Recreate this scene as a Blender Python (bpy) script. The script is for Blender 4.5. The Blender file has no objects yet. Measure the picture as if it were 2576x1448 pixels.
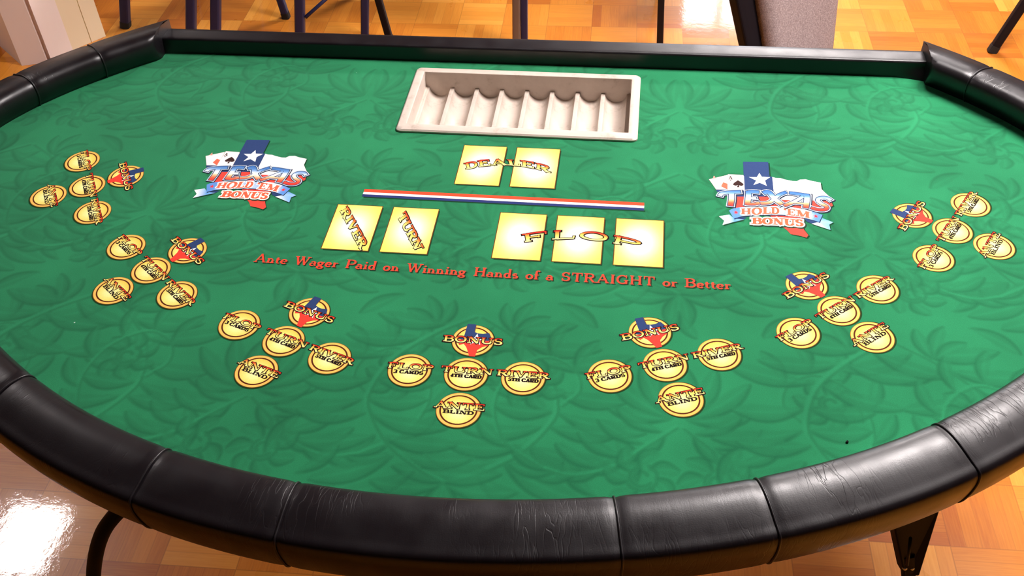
import bpy, bmesh, math, random
import numpy as np
from mathutils import Vector, Matrix

# ------------------------------------------------------------------ scene, camera, world, exposure
scene = bpy.context.scene
COL = scene.collection
U = 0.069            # one layout unit (a card box is one unit wide), metres
ZF = 0.76            # height of the felt above the floor
FOCAL_PX, W_PX = 2568.55, 2576.0

cam_data = bpy.data.cameras.new('camera')
cam_data.sensor_fit = 'HORIZONTAL'
cam_data.sensor_width = 36.0
cam_data.lens = 36.0 * FOCAL_PX / W_PX
cam_data.clip_start = 0.05
cam_data.clip_end = 60
cam = bpy.data.objects.new('camera', cam_data)
COL.objects.link(cam)
_R = Vector((0.99232855, 0.11940669, -0.03203263))
_F = Vector((-0.10890455, 0.72165623, -0.68363154)).normalized()
_R = (_R - _F * _R.dot(_F)).normalized()
_U = _R.cross(_F)
CAM_POS = Vector((0.19379371, -0.8813229, 1.72900717))
cam.matrix_world = Matrix(((_R.x, _U.x, -_F.x, CAM_POS.x), (_R.y, _U.y, -_F.y, CAM_POS.y),
                           (_R.z, _U.z, -_F.z, CAM_POS.z), (0, 0, 0, 1)))
scene.camera = cam

world = bpy.data.worlds.new('world')
scene.world = world
world.use_nodes = True
wn = world.node_tree.nodes
wn['Background'].inputs[0].default_value = (0.75, 0.85, 1.0, 1)
wn['Background'].inputs[1].default_value = 1.5

scene.view_settings.view_transform = 'Standard'
scene.view_settings.look = 'None'
scene.view_settings.gamma = 1.0
scene.view_settings.use_curve_mapping = False
scene.view_settings.exposure = 0.45

LAMP_WARM = (1.0, 0.92, 0.90)
# ceiling panels: x, y, yaw, strength, where
CEIL = 2.75
LAMPS = [(1.22, 1.15, 0.0, 46.0, 1.24, 0.62, 'above the right side of the card table'),
         (1.10, 4.15, 0.0, 54.0, 1.24, 0.62, 'over the floor behind the dealer side'),
         (-2.78, 1.72, 0.0, 56.0, 0.34, 0.42, 'left of the card table beyond the column'),
         (-2.90, 4.80, 0.0, 12.0, 0.42, 0.56, 'in the far left part of the ceiling')]
WINDOW_LIGHT = 12.0

# ------------------------------------------------------------------ artwork outlines, layout units
LOGO_BLUE = [(-0.497, 1.289), (0.068, 1.322), (0.065, 0.788), (0.124, 0.762), (0.12, 0.046), (-0.728, -0.021), (-1.082, 0.064), (-1.141, 0.196), (-0.884, 0.22), (-0.518, 0.249)]
LOGO_WHITE = [(0.124, 0.762), (0.192, 0.735), (0.303, 0.734), (0.397, 0.69), (0.559, 0.646), (0.656, 0.647), (0.73, 0.716), (0.856, 0.732), (0.962, 0.687), (1.17, 0.634), (1.168, 0.399), (1.236, 0.269), (1.3, 0.161), (1.331, 0.008), (0.546, -0.055), (0.114, -0.044)]
LOGO_RED = [(-0.727, 0.001), (0.123, 0.091), (1.322, 0.051), (1.353, -0.167), (1.294, -0.22), (1.172, -0.247), (1.022, -0.422), (0.771, -0.561), (0.682, -0.675), (0.639, -0.869), (0.665, -1.035), (0.743, -1.214), (0.694, -1.296), (0.582, -1.248), (0.378, -1.203), (0.315, -1.084), (0.2, -0.947), (0.09, -0.829), (-0.003, -0.623), (-0.77, -0.424)]
LOGO_STAR = [(-0.154, 0.89), (-0.106, 0.752), (0.075, 0.749), (-0.044, 0.616), (-0.018, 0.426), (-0.167, 0.525), (-0.307, 0.431), (-0.239, 0.601), (-0.393, 0.718), (-0.218, 0.731)]
LOGO_CARD_D = [(-1.278, 0.564), (-0.87, 0.756), (-0.882, 0.22), (-1.131, 0.208)]
LOGO_CARD_S = [(-0.86, 0.771), (-0.845, 0.789), (-0.519, 0.779), (-0.504, 0.744), (-0.51, 0.222), (-0.882, 0.211)]
LOGO_DIAMOND = [(-0.971, 0.481), (-0.878, 0.435), (-0.884, 0.22), (-1.022, 0.324)]
LOGO_SPADE = [(-0.643, 0.581), (-0.582, 0.527), (-0.53, 0.462), (-0.525, 0.416), (-0.561, 0.379), (-0.609, 0.382), (-0.629, 0.396), (-0.619, 0.324), (-0.674, 0.319), (-0.653, 0.395), (-0.7, 0.372), (-0.747, 0.392), (-0.757, 0.433), (-0.715, 0.501)]
LOGO_A = [(-0.798, 0.722), (-0.777, 0.606), (-0.795, 0.604), (-0.8, 0.658), (-0.813, 0.603), (-0.83, 0.602)]
LOGO_PIP = [(-0.805, 0.597), (-0.789, 0.574), (-0.804, 0.55), (-0.823, 0.572)]
BAN = [(-0.875, -0.52), (-0.771, -0.435), (-0.552, -0.374), (-0.145, -0.313), (0.26, -0.287), (0.658, -0.332), (0.916, -0.42), (1.099, -0.513)]
BANB = [(-0.784, -0.789), (-0.702, -0.744), (-0.539, -0.671), (-0.162, -0.604), (0.239, -0.578), (0.582, -0.608), (0.788, -0.666), (1.006, -0.759)]
TAILL = [(-1.096, -0.733), (-0.873, -0.657), (-0.777, -0.776), (-0.571, -0.802), (-0.761, -0.888), (-1.028, -1.022), (-0.989, -0.874)]
TAILR = [(1.082, -0.621), (1.3, -0.742), (1.208, -0.827), (1.216, -1.006), (0.84, -0.828), (1.017, -0.75)]
FOLDL = [(-0.783, -0.783), (-0.648, -0.729), (-0.501, -0.728), (-0.571, -0.802)]
FOLDR = [(0.697, -0.653), (1.004, -0.755), (0.847, -0.821), (0.752, -0.776)]
RSTARS = [(-0.729, -0.574), (0.955, -0.567)]
TEX = [([(-1.054, -0.025), (-1.013, 0.064), (-0.833, 0.124), (-0.605, 0.158)], 0.095), ([(-0.799, 0.109), (-0.809, -0.118), (-0.838, -0.353)], 0.115), ([(-0.425, 0.195), (-0.443, -0.044), (-0.474, -0.291)], 0.115), ([(-0.433, 0.165), (-0.322, 0.187), (-0.206, 0.178)], 0.095), ([(-0.444, -0.066), (-0.272, -0.035)], 0.07), ([(-0.493, -0.259), (-0.345, -0.258), (-0.207, -0.203)], 0.08), ([(-0.105, 0.152), (0.007, 0.199), (0.116, -0.022), (0.264, -0.221)], 0.115), ([(0.391, 0.225), (0.218, 0.098), (0.012, -0.164), (-0.187, -0.224)], 0.08), ([(0.464, 0.203), (0.646, 0.182), (0.879, 0.139)], 0.085), ([(0.833, 0.147), (0.806, -0.078), (0.767, -0.297)], 0.115), ([(0.748, 0.106), (0.542, -0.099), (0.315, -0.261)], 0.08), ([(0.513, -0.135), (0.793, -0.157)], 0.055), ([(1.324, 0.007), (1.246, 0.09), (1.11, 0.079), (1.047, -0.015), (1.104, -0.121), (1.214, -0.222), (1.171, -0.324), (1.016, -0.342), (0.881, -0.288)], 0.085)]
TEXG = [(-0.803, 0.176), (-0.824, -0.407), (1.105, 0.168), (1.054, -0.366)]
HOLD = ([(-0.623, -0.619), (-0.336, -0.624), (-0.026, -0.56), (0.227, -0.566), (0.504, -0.587), (0.823, -0.647)], [(-0.616, -0.434), (-0.324, -0.384), (-0.012, -0.337), (0.243, -0.339), (0.521, -0.369), (0.842, -0.43)])
BON = ([(-0.398, -0.937), (-0.127, -0.927), (0.136, -0.923), (0.399, -0.927), (0.66, -0.931)], [(-0.388, -0.729), (-0.115, -0.714), (0.151, -0.701), (0.416, -0.701), (0.679, -0.714)])
DEALER = ([(-0.955, 5.918), (-0.548, 6.075), (-0.045, 6.147), (0.471, 6.099), (0.978, 5.931)], [(-1.041, 6.148), (-0.614, 6.309), (-0.122, 6.368), (0.446, 6.334), (0.989, 6.166)])
FLOPT = ([(0.606, 3.462), (1.225, 3.601), (1.82, 3.678), (2.422, 3.608), (3.108, 3.473)], [(0.541, 3.713), (1.198, 3.894), (1.862, 3.934), (2.469, 3.871), (3.146, 3.695)])
RIVERT = ([(-3.504, 4.178), (-2.756, 2.931)], [(-3.389, 4.368), (-2.637, 3.125)])
TURNT = ([(-2.197, 4.086), (-1.592, 3.014)], [(-2.068, 4.309), (-1.437, 3.132)])

# ------------------------------------------------------------------ helpers
def tag(o, label=None, cat=None, group=None, kind=None):
    if label: o['label'] = label
    if cat: o['category'] = cat
    if group: o['group'] = group
    if kind: o['kind'] = kind
    return o

def empty(name, loc=(0, 0, 0), rz=0.0):
    o = bpy.data.objects.new(name, None)
    COL.objects.link(o)
    o.location = loc
    o.rotation_euler = (0, 0, rz)
    o.empty_display_size = 0.05
    return o

def link(name, me, parent=None, mats=()):
    o = bpy.data.objects.new(name, me)
    COL.objects.link(o)
    for m in mats: me.materials.append(m)
    if parent: o.parent = parent
    return o

def obj(name, bm, mat, parent=None, smooth=False, bevel=0.0):
    me = bpy.data.meshes.new(name)
    bmesh.ops.recalc_face_normals(bm, faces=bm.faces)
    bm.to_mesh(me); bm.free()
    mats = mat if isinstance(mat, (list, tuple)) else [mat]
    o = link(name, me, parent, mats)
    if smooth: me.shade_smooth()
    if bevel:
        md = o.modifiers.new('bevel', 'BEVEL'); md.width = bevel; md.segments = 3; md.limit_method = 'ANGLE'
    return o

def box(bm, c, s, rot=None):
    m = Matrix.Translation(c) @ (rot.to_4x4() if rot else Matrix.Identity(4)) @ Matrix.Diagonal((s[0], s[1], s[2], 1))
    return bmesh.ops.create_cube(bm, size=1.0, matrix=m)['verts']

def tube(bm, pts, r, n=14, square=False, cap=True, r_end=None):
    pts = [Vector(p) for p in pts]
    rings = []
    prev = None
    for i, p in enumerate(pts):
        d = (pts[min(i + 1, len(pts) - 1)] - pts[max(i - 1, 0)]).normalized()
        if prev is None:
            a = Vector((1, 0, 0)) if abs(d.x) < 0.9 else Vector((0, 1, 0))
            a = (a - d * a.dot(d)).normalized()
        else:
            a = (prev - d * prev.dot(d)).normalized()
        prev = a
        b = d.cross(a)
        rr = r if r_end is None else r + (r_end - r) * i / (len(pts) - 1)
        ring = []
        for k in range(n):
            t = 2 * math.pi * k / n
            ca, sa = math.cos(t), math.sin(t)
            if square:
                q = (abs(ca) ** 5 + abs(sa) ** 5) ** (-1 / 5)
                ca *= q; sa *= q
            ring.append(bm.verts.new(p + a * ca * rr + b * sa * rr))
        rings.append(ring)
    for i in range(len(rings) - 1):
        for k in range(n):
            bm.faces.new((rings[i][k], rings[i][(k + 1) % n], rings[i + 1][(k + 1) % n], rings[i + 1][k]))
    if cap:
        bm.faces.new(rings[0]); bm.faces.new(list(reversed(rings[-1])))

def smooth_path(pts, n=8):
    P = [Vector(p) for p in pts]
    P = [P[0] * 2 - P[1]] + P + [P[-1] * 2 - P[-2]]
    out = []
    for i in range(1, len(P) - 2):
        for k in range(n):
            t = k / n
            a, b, c, d = P[i - 1], P[i], P[i + 1], P[i + 2]
            out.append(0.5 * ((2 * b) + (c - a) * t + (2 * a - 5 * b + 4 * c - d) * t * t + (3 * b - a - 3 * c + d) * t ** 3))
    out.append(P[-2])
    return out

def s2l(c):
    return tuple((x / 12.92 if x <= 0.04045 else ((x + 0.055) / 1.055) ** 2.4) for x in c)

# ------------------------------------------------------------------ materials
def new_mat(name, base=(0.5, 0.5, 0.5), rough=0.5, metal=0.0, spec=0.5, coat=0.0):
    m = bpy.data.materials.new(name)
    m.use_nodes = True
    b = m.node_tree.nodes['Principled BSDF']
    b.inputs['Base Color'].default_value = (*base, 1)
    b.inputs['Roughness'].default_value = rough
    b.inputs['Metallic'].default_value = metal
    b.inputs['Specular IOR Level'].default_value = spec
    b.inputs['Coat Weight'].default_value = coat
    return m, m.node_tree.nodes, m.node_tree.links, b

def add_bump(nodes, links, b, src, strength=0.2, dist=0.001, prev=None):
    bp = nodes.new('ShaderNodeBump')
    bp.inputs['Strength'].default_value = strength
    bp.inputs['Distance'].default_value = dist
    links.new(src, bp.inputs['Height'])
    if prev: links.new(prev, bp.inputs['Normal'])
    links.new(bp.outputs[0], b.inputs['Normal'])
    return bp.outputs[0]

def noise(nodes, links, vec, scale, detail=3, rough=0.5, dist=0.0):
    n = nodes.new('ShaderNodeTexNoise')
    n.inputs['Scale'].default_value = scale
    n.inputs['Detail'].default_value = detail
    n.inputs['Roughness'].default_value = rough
    n.inputs['Distortion'].default_value = dist
    if vec: links.new(vec, n.inputs['Vector'])
    return n.outputs['Fac']

def mathn(nodes, links, op, a, b=None, c=None):
    n = nodes.new('ShaderNodeMath'); n.operation = op
    for i, v in enumerate((a, b, c)):
        if v is None: continue
        if isinstance(v, (int, float)): n.inputs[i].default_value = v
        else: links.new(v, n.inputs[i])
    return n.outputs[0]

def ramp(nodes, links, fac, stops):
    r = nodes.new('ShaderNodeValToRGB')
    while len(r.color_ramp.elements) < len(stops): r.color_ramp.elements.new(0.5)
    for e, (p, c) in zip(r.color_ramp.elements, stops):
        e.position = p; e.color = (*c, 1)
    links.new(fac, r.inputs[0])
    return r.outputs[0]

def mixc(nodes, links, fac, a, b, mode='MIX'):
    n = nodes.new('ShaderNodeMix'); n.data_type = 'RGBA'; n.blend_type = mode
    for s, v in ((n.inputs[0], fac), (n.inputs[6], a), (n.inputs[7], b)):
        if isinstance(v, (int, float)): s.default_value = v
        elif isinstance(v, tuple): s.default_value = (*v, 1)
        else: links.new(v, s)
    return n.outputs[2]

# leather: uv.x = metres along the rail, uv.y = metres across it
def make_leather(name, creases=1.0, rough=0.36, spec=0.56):
    m, N, L, b = new_mat(name, (0.006, 0.004, 0.006), rough, spec=spec)
    uv = N.new('ShaderNodeUVMap').outputs[0]
    grain = noise(N, L, uv, 700, 3, 0.6)
    mp = N.new('ShaderNodeMapping'); mp.inputs['Scale'].default_value = (90, 14, 1); L.new(uv, mp.inputs[0])
    wr = N.new('ShaderNodeTexNoise'); wr.inputs['Scale'].default_value = 1.0; wr.inputs['Detail'].default_value = 4
    wr.inputs['Roughness'].default_value = 0.65; wr.inputs['Distortion'].default_value = 0.5
    L.new(mp.outputs[0], wr.inputs['Vector'])
    # creases across the rail: thin ridges where a stretched noise crosses its middle value
    mp2 = N.new('ShaderNodeMapping'); mp2.inputs['Scale'].default_value = (95, 20, 1); L.new(uv, mp2.inputs[0])
    c1 = noise(N, L, mp2.outputs[0], 1.0, 2, 0.5, 0.6)
    c1 = mathn(N, L, 'ABSOLUTE', mathn(N, L, 'SUBTRACT', c1, 0.5))
    c1 = mathn(N, L, 'SMOOTH_MIN', mathn(N, L, 'MULTIPLY', c1, 28.0), 1.0, 0.3)
    mask = noise(N, L, uv, 7.0, 2)
    mask = ramp(N, L, mask, [(0.46, (0, 0, 0)), (0.62, (1, 1, 1))])
    c1 = mathn(N, L, 'MULTIPLY', mathn(N, L, 'SUBTRACT', c1, 1.0), mask)
    n1 = add_bump(N, L, b, grain, 0.22, 0.0004)
    n2 = add_bump(N, L, b, wr.outputs['Fac'], 0.18 * creases, 0.0009, n1)
    n3 = add_bump(N, L, b, c1, 0.32 * creases, 0.0005, n2)
    big = noise(N, L, uv, 11.0, 3)
    add_bump(N, L, b, big, 0.12, 0.003, n3)
    rr = ramp(N, L, noise(N, L, uv, 25, 4), [(0.3, (rough - .05,) * 3), (0.7, (rough + .07,) * 3)])
    L.new(rr, b.inputs['Roughness'])
    return m
LEATHER = make_leather('black_vinyl')
LEATHER_FLAT = make_leather('smooth_black_vinyl', 0.15, 0.35, 0.5)
CORD, *_ = new_mat('welting_cord', (0.01, 0.008, 0.01), 0.38, spec=0.5)

# felt
FELT, N, L, b = new_mat('green_felt', (0.02, 0.25, 0.12), 0.95, spec=0.12)
tc = N.new('ShaderNodeTexCoord').outputs['Object']
at = N.new('ShaderNodeAttribute'); at.attribute_name = 'pattern'
pat = at.outputs['Fac']
base = ramp(N, L, pat, [(0.0, (0.0050, 0.090, 0.036)), (0.42, (0.0140, 0.162, 0.066)), (0.5, (0.0165, 0.198, 0.080)), (0.75, (0.028, 0.270, 0.118)), (1.0, (0.045, 0.34, 0.155))])
mot = noise(N, L, tc, 5.5, 4, 0.55)
mot = ramp(N, L, mot, [(0.32, (0.80, 0.82, 0.82)), (0.68, (1.17, 1.15, 1.15))])
base = mixc(N, L, 1.0, base, mot, 'MULTIPLY')
fz = noise(N, L, tc, 900, 2)
fz = ramp(N, L, fz, [(0.3, (0.88, 0.88, 0.88)), (0.7, (1.12, 1.12, 1.12))])
base = mixc(N, L, 1.0, base, fz, 'MULTIPLY')
vo = N.new('ShaderNodeTexVoronoi'); vo.inputs['Scale'].default_value = 11.0; L.new(tc, vo.inputs['Vector'])
lint = mathn(N, L, 'LESS_THAN', vo.outputs['Distance'], 0.013)
base = mixc(N, L, lint, base, (0.45, 0.62, 0.5))
L.new(base, b.inputs['Base Color'])
b.inputs['Sheen Weight'].default_value = 0.25
b.inputs['Sheen Roughness'].default_value = 0.5
b.inputs['Sheen Tint'].default_value = (0.45, 1.0, 0.7, 1)
add_bump(N, L, b, noise(N, L, tc, 1400, 2), 0.3, 0.0005)

# ink printed on the felt: the pigment of every print is stored per vertex
INK, N, L, b = new_mat('printed_ink', (1, 1, 1), 0.85, spec=0.15)
at = N.new('ShaderNodeAttribute'); at.attribute_name = 'ink'
tc = N.new('ShaderNodeTexCoord').outputs['Object']
fz = ramp(N, L, noise(N, L, tc, 1100, 2), [(0.3, (0.93, 0.93, 0.93)), (0.7, (1.05, 1.05, 1.05))])
L.new(mixc(N, L, 1.0, at.outputs['Color'], fz, 'MULTIPLY'), b.inputs['Base Color'])

# parquet
FLOOR, N, L, b = new_mat('parquet', (0.6, 0.3, 0.1), 0.3, spec=0.3)
tc = N.new('ShaderNodeTexCoord').outputs['Object']
mp = N.new('ShaderNodeMapping'); mp.inputs['Rotation'].default_value = (0, 0, math.radians(-1.5))
mp.inputs['Location'].default_value = (0.06, 0.03, 0)
L.new(tc, mp.inputs[0])
sx = N.new('ShaderNodeSeparateXYZ'); L.new(mp.outputs[0], sx.inputs[0])
T = 0.152
tx = mathn(N, L, 'DIVIDE', sx.outputs[0], T); ty = mathn(N, L, 'DIVIDE', sx.outputs[1], T)
ix = mathn(N, L, 'FLOOR', tx); iy = mathn(N, L, 'FLOOR', ty)
fx = mathn(N, L, 'FRACT', tx); fy = mathn(N, L, 'FRACT', ty)
par = mathn(N, L, 'PINGPONG', mathn(N, L, 'ADD', ix, iy), 1.0)          # 0 or 1
def lerp(a, b_, f): return mathn(N, L, 'ADD', mathn(N, L, 'MULTIPLY', a, mathn(N, L, 'SUBTRACT', 1.0, f)), mathn(N, L, 'MULTIPLY', b_, f))
across = lerp(fx, fy, par); along = lerp(fy, fx, par)
st = mathn(N, L, 'MULTIPLY', across, 5.0)
ist = mathn(N, L, 'FLOOR', st); fst = mathn(N, L, 'FRACT', st)
def edge(f, w):   # 1 on a joint
    return mathn(N, L, 'LESS_THAN', mathn(N, L, 'MINIMUM', f, mathn(N, L, 'SUBTRACT', 1.0, f)), w)
gap = mathn(N, L, 'MAXIMUM', mathn(N, L, 'MULTIPLY', edge(fst, 0.035), 0.45), mathn(N, L, 'MAXIMUM', edge(fx, 0.008), edge(fy, 0.008)))
cmb = N.new('ShaderNodeCombineXYZ'); L.new(ix, cmb.inputs[0]); L.new(iy, cmb.inputs[1]); L.new(ist, cmb.inputs[2])
wn1 = N.new('ShaderNodeTexWhiteNoise'); wn1.noise_dimensions = '3D'; L.new(cmb.outputs[0], wn1.inputs[0])
cmb2 = N.new('ShaderNodeCombineXYZ'); L.new(ix, cmb2.inputs[0]); L.new(iy, cmb2.inputs[1])
wn2 = N.new('ShaderNodeTexWhiteNoise'); wn2.noise_dimensions = '3D'; L.new(cmb2.outputs[0], wn2.inputs[0])
tone = mathn(N, L, 'ADD', mathn(N, L, 'MULTIPLY', wn1.outputs[0], 0.35), mathn(N, L, 'MULTIPLY', wn2.outputs[0], 0.65))
gv = N.new('ShaderNodeCombineXYZ')
L.new(mathn(N, L, 'MULTIPLY', st, 9.0), gv.inputs[0]); L.new(mathn(N, L, 'MULTIPLY', along, 2.2), gv.inputs[1]); L.new(mathn(N, L, 'ADD', wn1.outputs[0], wn2.outputs[0]), gv.inputs[2])
gr = noise(N, L, gv.outputs[0], 1.0, 4, 0.6)
tone = mathn(N, L, 'ADD', tone, mathn(N, L, 'MULTIPLY', mathn(N, L, 'SUBTRACT', gr, 0.5), 0.55))
wood = ramp(N, L, tone, [(0.0, (0.46, 0.120, 0.012)), (0.35, (0.62, 0.205, 0.022)), (0.65, (0.73, 0.275, 0.034)), (1.0, (0.84, 0.37, 0.060))])
wood = mixc(N, L, mathn(N, L, 'MULTIPLY', gap, 0.35), wood, (0.22, 0.06, 0.01))
L.new(wood, b.inputs['Base Color'])
rg = ramp(N, L, noise(N, L, tc, 6, 4), [(0.3, (0.26, 0.26, 0.26)), (0.75, (0.36, 0.36, 0.36))])
L.new(rg, b.inputs['Roughness'])
b.inputs['Coat Weight'].default_value = 0.8
b.inputs['Coat Roughness'].default_value = 0.035
n1 = add_bump(N, L, b, noise(N, L, tc, 55, 4, 0.65), 0.17, 0.0008)
n2 = add_bump(N, L, b, mathn(N, L, 'SUBTRACT', 1.0, gap), 0.25, 0.0008, n1)
L.new(n1, b.inputs['Coat Normal'])

NAVY, N, L, b = new_mat('navy_metal', (0.020, 0.021, 0.070), 0.42, metal=0.0, spec=0.3)
tc = N.new('ShaderNodeTexCoord').outputs['Object']
add_bump(N, L, b, noise(N, L, tc, 300, 2), 0.15, 0.0005)
GREYMETAL, *_ = new_mat('greyed_metal', (0.16, 0.15, 0.17), 0.35, metal=0.6)
BLACKMETAL, N, L, b = new_mat('black_metal', (0.003, 0.003, 0.012), 0.5, metal=0.0, spec=0.05)
add_bump(N, L, b, noise(N, L, N.new('ShaderNodeTexCoord').outputs['Object'], 250, 2), 0.1, 0.0005)
RUBBER, *_ = new_mat('black_rubber', (0.008, 0.008, 0.008), 0.7)
STEEL, *_ = new_mat('steel', (0.6, 0.6, 0.62), 0.3, metal=1.0)
TRAY, N, L, b = new_mat('ivory_plastic', (0.78, 0.69, 0.60), 0.42, spec=0.4)
tc = N.new('ShaderNodeTexCoord').outputs['Object']
dn = noise(N, L, tc, 28, 5, 0.7)
dirt = ramp(N, L, dn, [(0.25, (0.40, 0.32, 0.25)), (0.42, (0.60, 0.51, 0.44)), (0.7, (0.66, 0.57, 0.495))])
L.new(dirt, b.inputs['Base Color'])
WALL, N, L, b = new_mat('painted_wall', (0.12, 0.085, 0.065), 0.8)
tc = N.new('ShaderNodeTexCoord').outputs['Object']
add_bump(N, L, b, noise(N, L, tc, 160, 3), 0.15, 0.001)
CEILM, N, L, b = new_mat('ceiling_paint', (0.10, 0.095, 0.10), 0.9)
add_bump(N, L, b, noise(N, L, N.new('ShaderNodeTexCoord').outputs['Object'], 90, 4), 0.3, 0.002)
WHITE, N, L, b = new_mat('white_paint', (0.96, 0.86, 0.82), 0.5)
add_bump(N, L, b, noise(N, L, N.new('ShaderNodeTexCoord').outputs['Object'], 120, 3), 0.08, 0.001)
SUNLIT_TINT, N, L, b = new_mat('sunlit_tint_paint', (0.95, 0.84, 0.60), 0.5)  # white column's sun-lit side: the warm light is put into the base colour
add_bump(N, L, b, noise(N, L, N.new('ShaderNodeTexCoord').outputs['Object'], 120, 3), 0.08, 0.001)
GREYFAB, N, L, b = new_mat('grey_tweed', (0.3, 0.25, 0.25), 0.95, spec=0.1)
tc = N.new('ShaderNodeTexCoord').outputs['Object']
fb = ramp(N, L, noise(N, L, tc, 320, 3, 0.7), [(0.3, (0.24, 0.185, 0.18)), (0.55, (0.38, 0.30, 0.295)), (0.75, (0.60, 0.49, 0.47))])
L.new(fb, b.inputs['Base Color'])
add_bump(N, L, b, noise(N, L, tc, 420, 3), 0.5, 0.001)
SHELL, *_ = new_mat('black_plastic', (0.010, 0.007, 0.009), 0.5, spec=0.15)
DECK, *_ = new_mat('plywood_underside', (0.25, 0.14, 0.06), 0.7)

def emis(name, col, s):
    m = bpy.data.materials.new(name); m.use_nodes = True
    n = m.node_tree.nodes; n.clear()
    e = n.new('ShaderNodeEmission'); e.inputs[0].default_value = (*col, 1); e.inputs[1].default_value = s
    o = n.new('ShaderNodeOutputMaterial'); m.node_tree.links.new(e.outputs[0], o.inputs[0])
    return m

# ------------------------------------------------------------------ the room
X0, X1, Y0, Y1 = -6.2, 5.2, -4.6, 6.0
def slab(name, c, s, mat):
    bm = bmesh.new(); box(bm, c, s)
    return tag(obj(name, bm, mat), kind='structure')
slab('floor', ((X0 + X1) / 2, (Y0 + Y1) / 2, -0.05), (X1 - X0 + .4, Y1 - Y0 + .4, 0.1), FLOOR)
slab('ceiling', ((X0 + X1) / 2, (Y0 + Y1) / 2, CEIL + 0.05), (X1 - X0 + .4, Y1 - Y0 + .4, 0.1), CEILM)
slab('wall_left', (X0 - .05, (Y0 + Y1) / 2, CEIL / 2), (0.1, Y1 - Y0, CEIL), WALL)
slab('wall_right', (X1 + .05, (Y0 + Y1) / 2, CEIL / 2), (0.1, Y1 - Y0, CEIL), WALL)
slab('wall_front', ((X0 + X1) / 2, Y0 - .05, CEIL / 2), (X1 - X0 + .2, 0.1, CEIL), WALL)
# far wall with one window opening
WX0, WX1, WZ0, WZ1 = 0.48, 1.14, 0.95, 2.06
bm = bmesh.new()
xa, xb = X0 - .1, X1 + .1
for (a0, a1, z0, z1) in ((xa, WX0, 0, CEIL), (WX1, xb, 0, CEIL), (WX0, WX1, 0, WZ0), (WX0, WX1, WZ1, CEIL)):
    box(bm, ((a0 + a1) / 2, Y1 + .05, (z0 + z1) / 2), (a1 - a0, 0.1, z1 - z0))
tag(obj('wall_back', bm, WALL), kind='structure')
wroot = tag(empty('window_1', ((WX0 + WX1) / 2, Y1, WZ0)), kind='structure')
bm = bmesh.new()
cx, w, h = 0.0, WX1 - WX0, WZ1 - WZ0
for (c, s) in (((-w / 2 + .015, .03, h / 2), (.03, .07, h)), ((w / 2 - .015, .03, h / 2), (.03, .07, h)),
               ((0, .03, .015), (w, .07, .03)), ((0, .03, h - .015), (w, .07, .03)), ((-.05, .03, h / 2), (.05, .05, h))):
    box(bm, c, s)
obj('window_frame', bm, WHITE, wroot)
bm = bmesh.new(); box(bm, (0, -.03, -.015), (w + .12, .1, .03)); obj('window_sill', bm, WHITE, wroot, bevel=.004)
bm = bmesh.new(); box(bm, (0, .06, h / 2), (w, .006, h))
obj('pane', bm, emis('daylit_pane', (0.9, 0.93, 1.0), WINDOW_LIGHT), wroot)
for nm, c, s in (('baseboard_left', (X0 + .008, (Y0 + Y1) / 2, .05), (.016, Y1 - Y0, .1)),
                 ('baseboard_right', (X1 - .008, (Y0 + Y1) / 2, .05), (.016, Y1 - Y0, .1)),
                 ('baseboard_back', ((X0 + X1) / 2, Y1 - .008, .05), (X1 - X0 - .04, .016, .1)),
                 ('baseboard_front', ((X0 + X1) / 2, Y0 + .008, .05), (X1 - X0 - .04, .016, .1))):
    slab(nm, c, s, WHITE)

for i, (x, y, rz, s, lw, ll, where) in enumerate(LAMPS):
    r = tag(empty('ceiling_light', (x, y, CEIL), rz), 'white rectangular ceiling light panel ' + where, 'light', 'ceiling light panels')
    bm = bmesh.new()
    for c, sz in (((-lw / 2, 0, -.02), (.03, ll + .03, .04)), ((lw / 2, 0, -.02), (.03, ll + .03, .04)), ((0, -ll / 2, -.02), (lw - .03, .03, .04)), ((0, ll / 2, -.02), (lw - .03, .03, .04))):
        box(bm, c, sz)
    obj('frame', bm, WHITE, r)
    bm = bmesh.new(); box(bm, (0, 0, -.02), (lw - .03, ll - .03, .012))
    obj('diffuser', bm, emis('lit_diffuser', LAMP_WARM, s), r)

# white column left of the dealer side
def column():
    A, M, C, D = Vector((-1.834, 1.875)), Vector((-1.775, 1.948)), Vector((-1.705, 1.985)), Vector((-1.630, 2.084))
    cp = Vector((CAM_POS.x, CAM_POS.y))
    M = cp + (M - cp) * 0.985
    back = Vector((-.14, .12))
    out = []
    d1 = (M - A).normalized(); n = Vector((-d1.y, d1.x))
    out += [A, M - d1 * .012, M - d1 * .012 + n * .02, M + n * .02, M + d1 * .002]
    d2 = (C - M).normalized()
    out += [C]
    d3 = (D - C).normalized(); n3 = Vector((-d3.y, d3.x)); Q = C + (D - C) * .56
    notch = [Q - d3 * .0015, Q - d3 * .0015 + n3 * .006, Q + d3 * .0015 + n3 * .006, Q + d3 * .0015]
    out += notch + [D, D + back, A + back]
    bm = bmesh.new()
    lo = [bm.verts.new((p.x, p.y, 0)) for p in out]; hi = [bm.verts.new((p.x, p.y, CEIL)) for p in out]
    nn = len(out)
    for i in range(nn):
        f = bm.faces.new((lo[i], lo[(i + 1) % nn], hi[(i + 1) % nn], hi[i]))
        f.material_index = 1 if 5 <= i <= 9 else 0  # right face takes the painted sunlight tint
    bm.faces.new(lo); bm.faces.new(hi)
    o = obj('trim_1', bm, [WHITE, SUNLIT_TINT])
    tag(o, 'white painted column casing with one side tinted cream for sunlight standing behind the left rail', kind='structure')
column()

# ------------------------------------------------------------------ table: plan of the rail
TABLE = tag(empty('poker_table', (0, 0.25, 0)), 'long oval green felt card table with black padded rail on metal legs', 'table')
TOFF = Vector((0, -0.25, 0))

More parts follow.
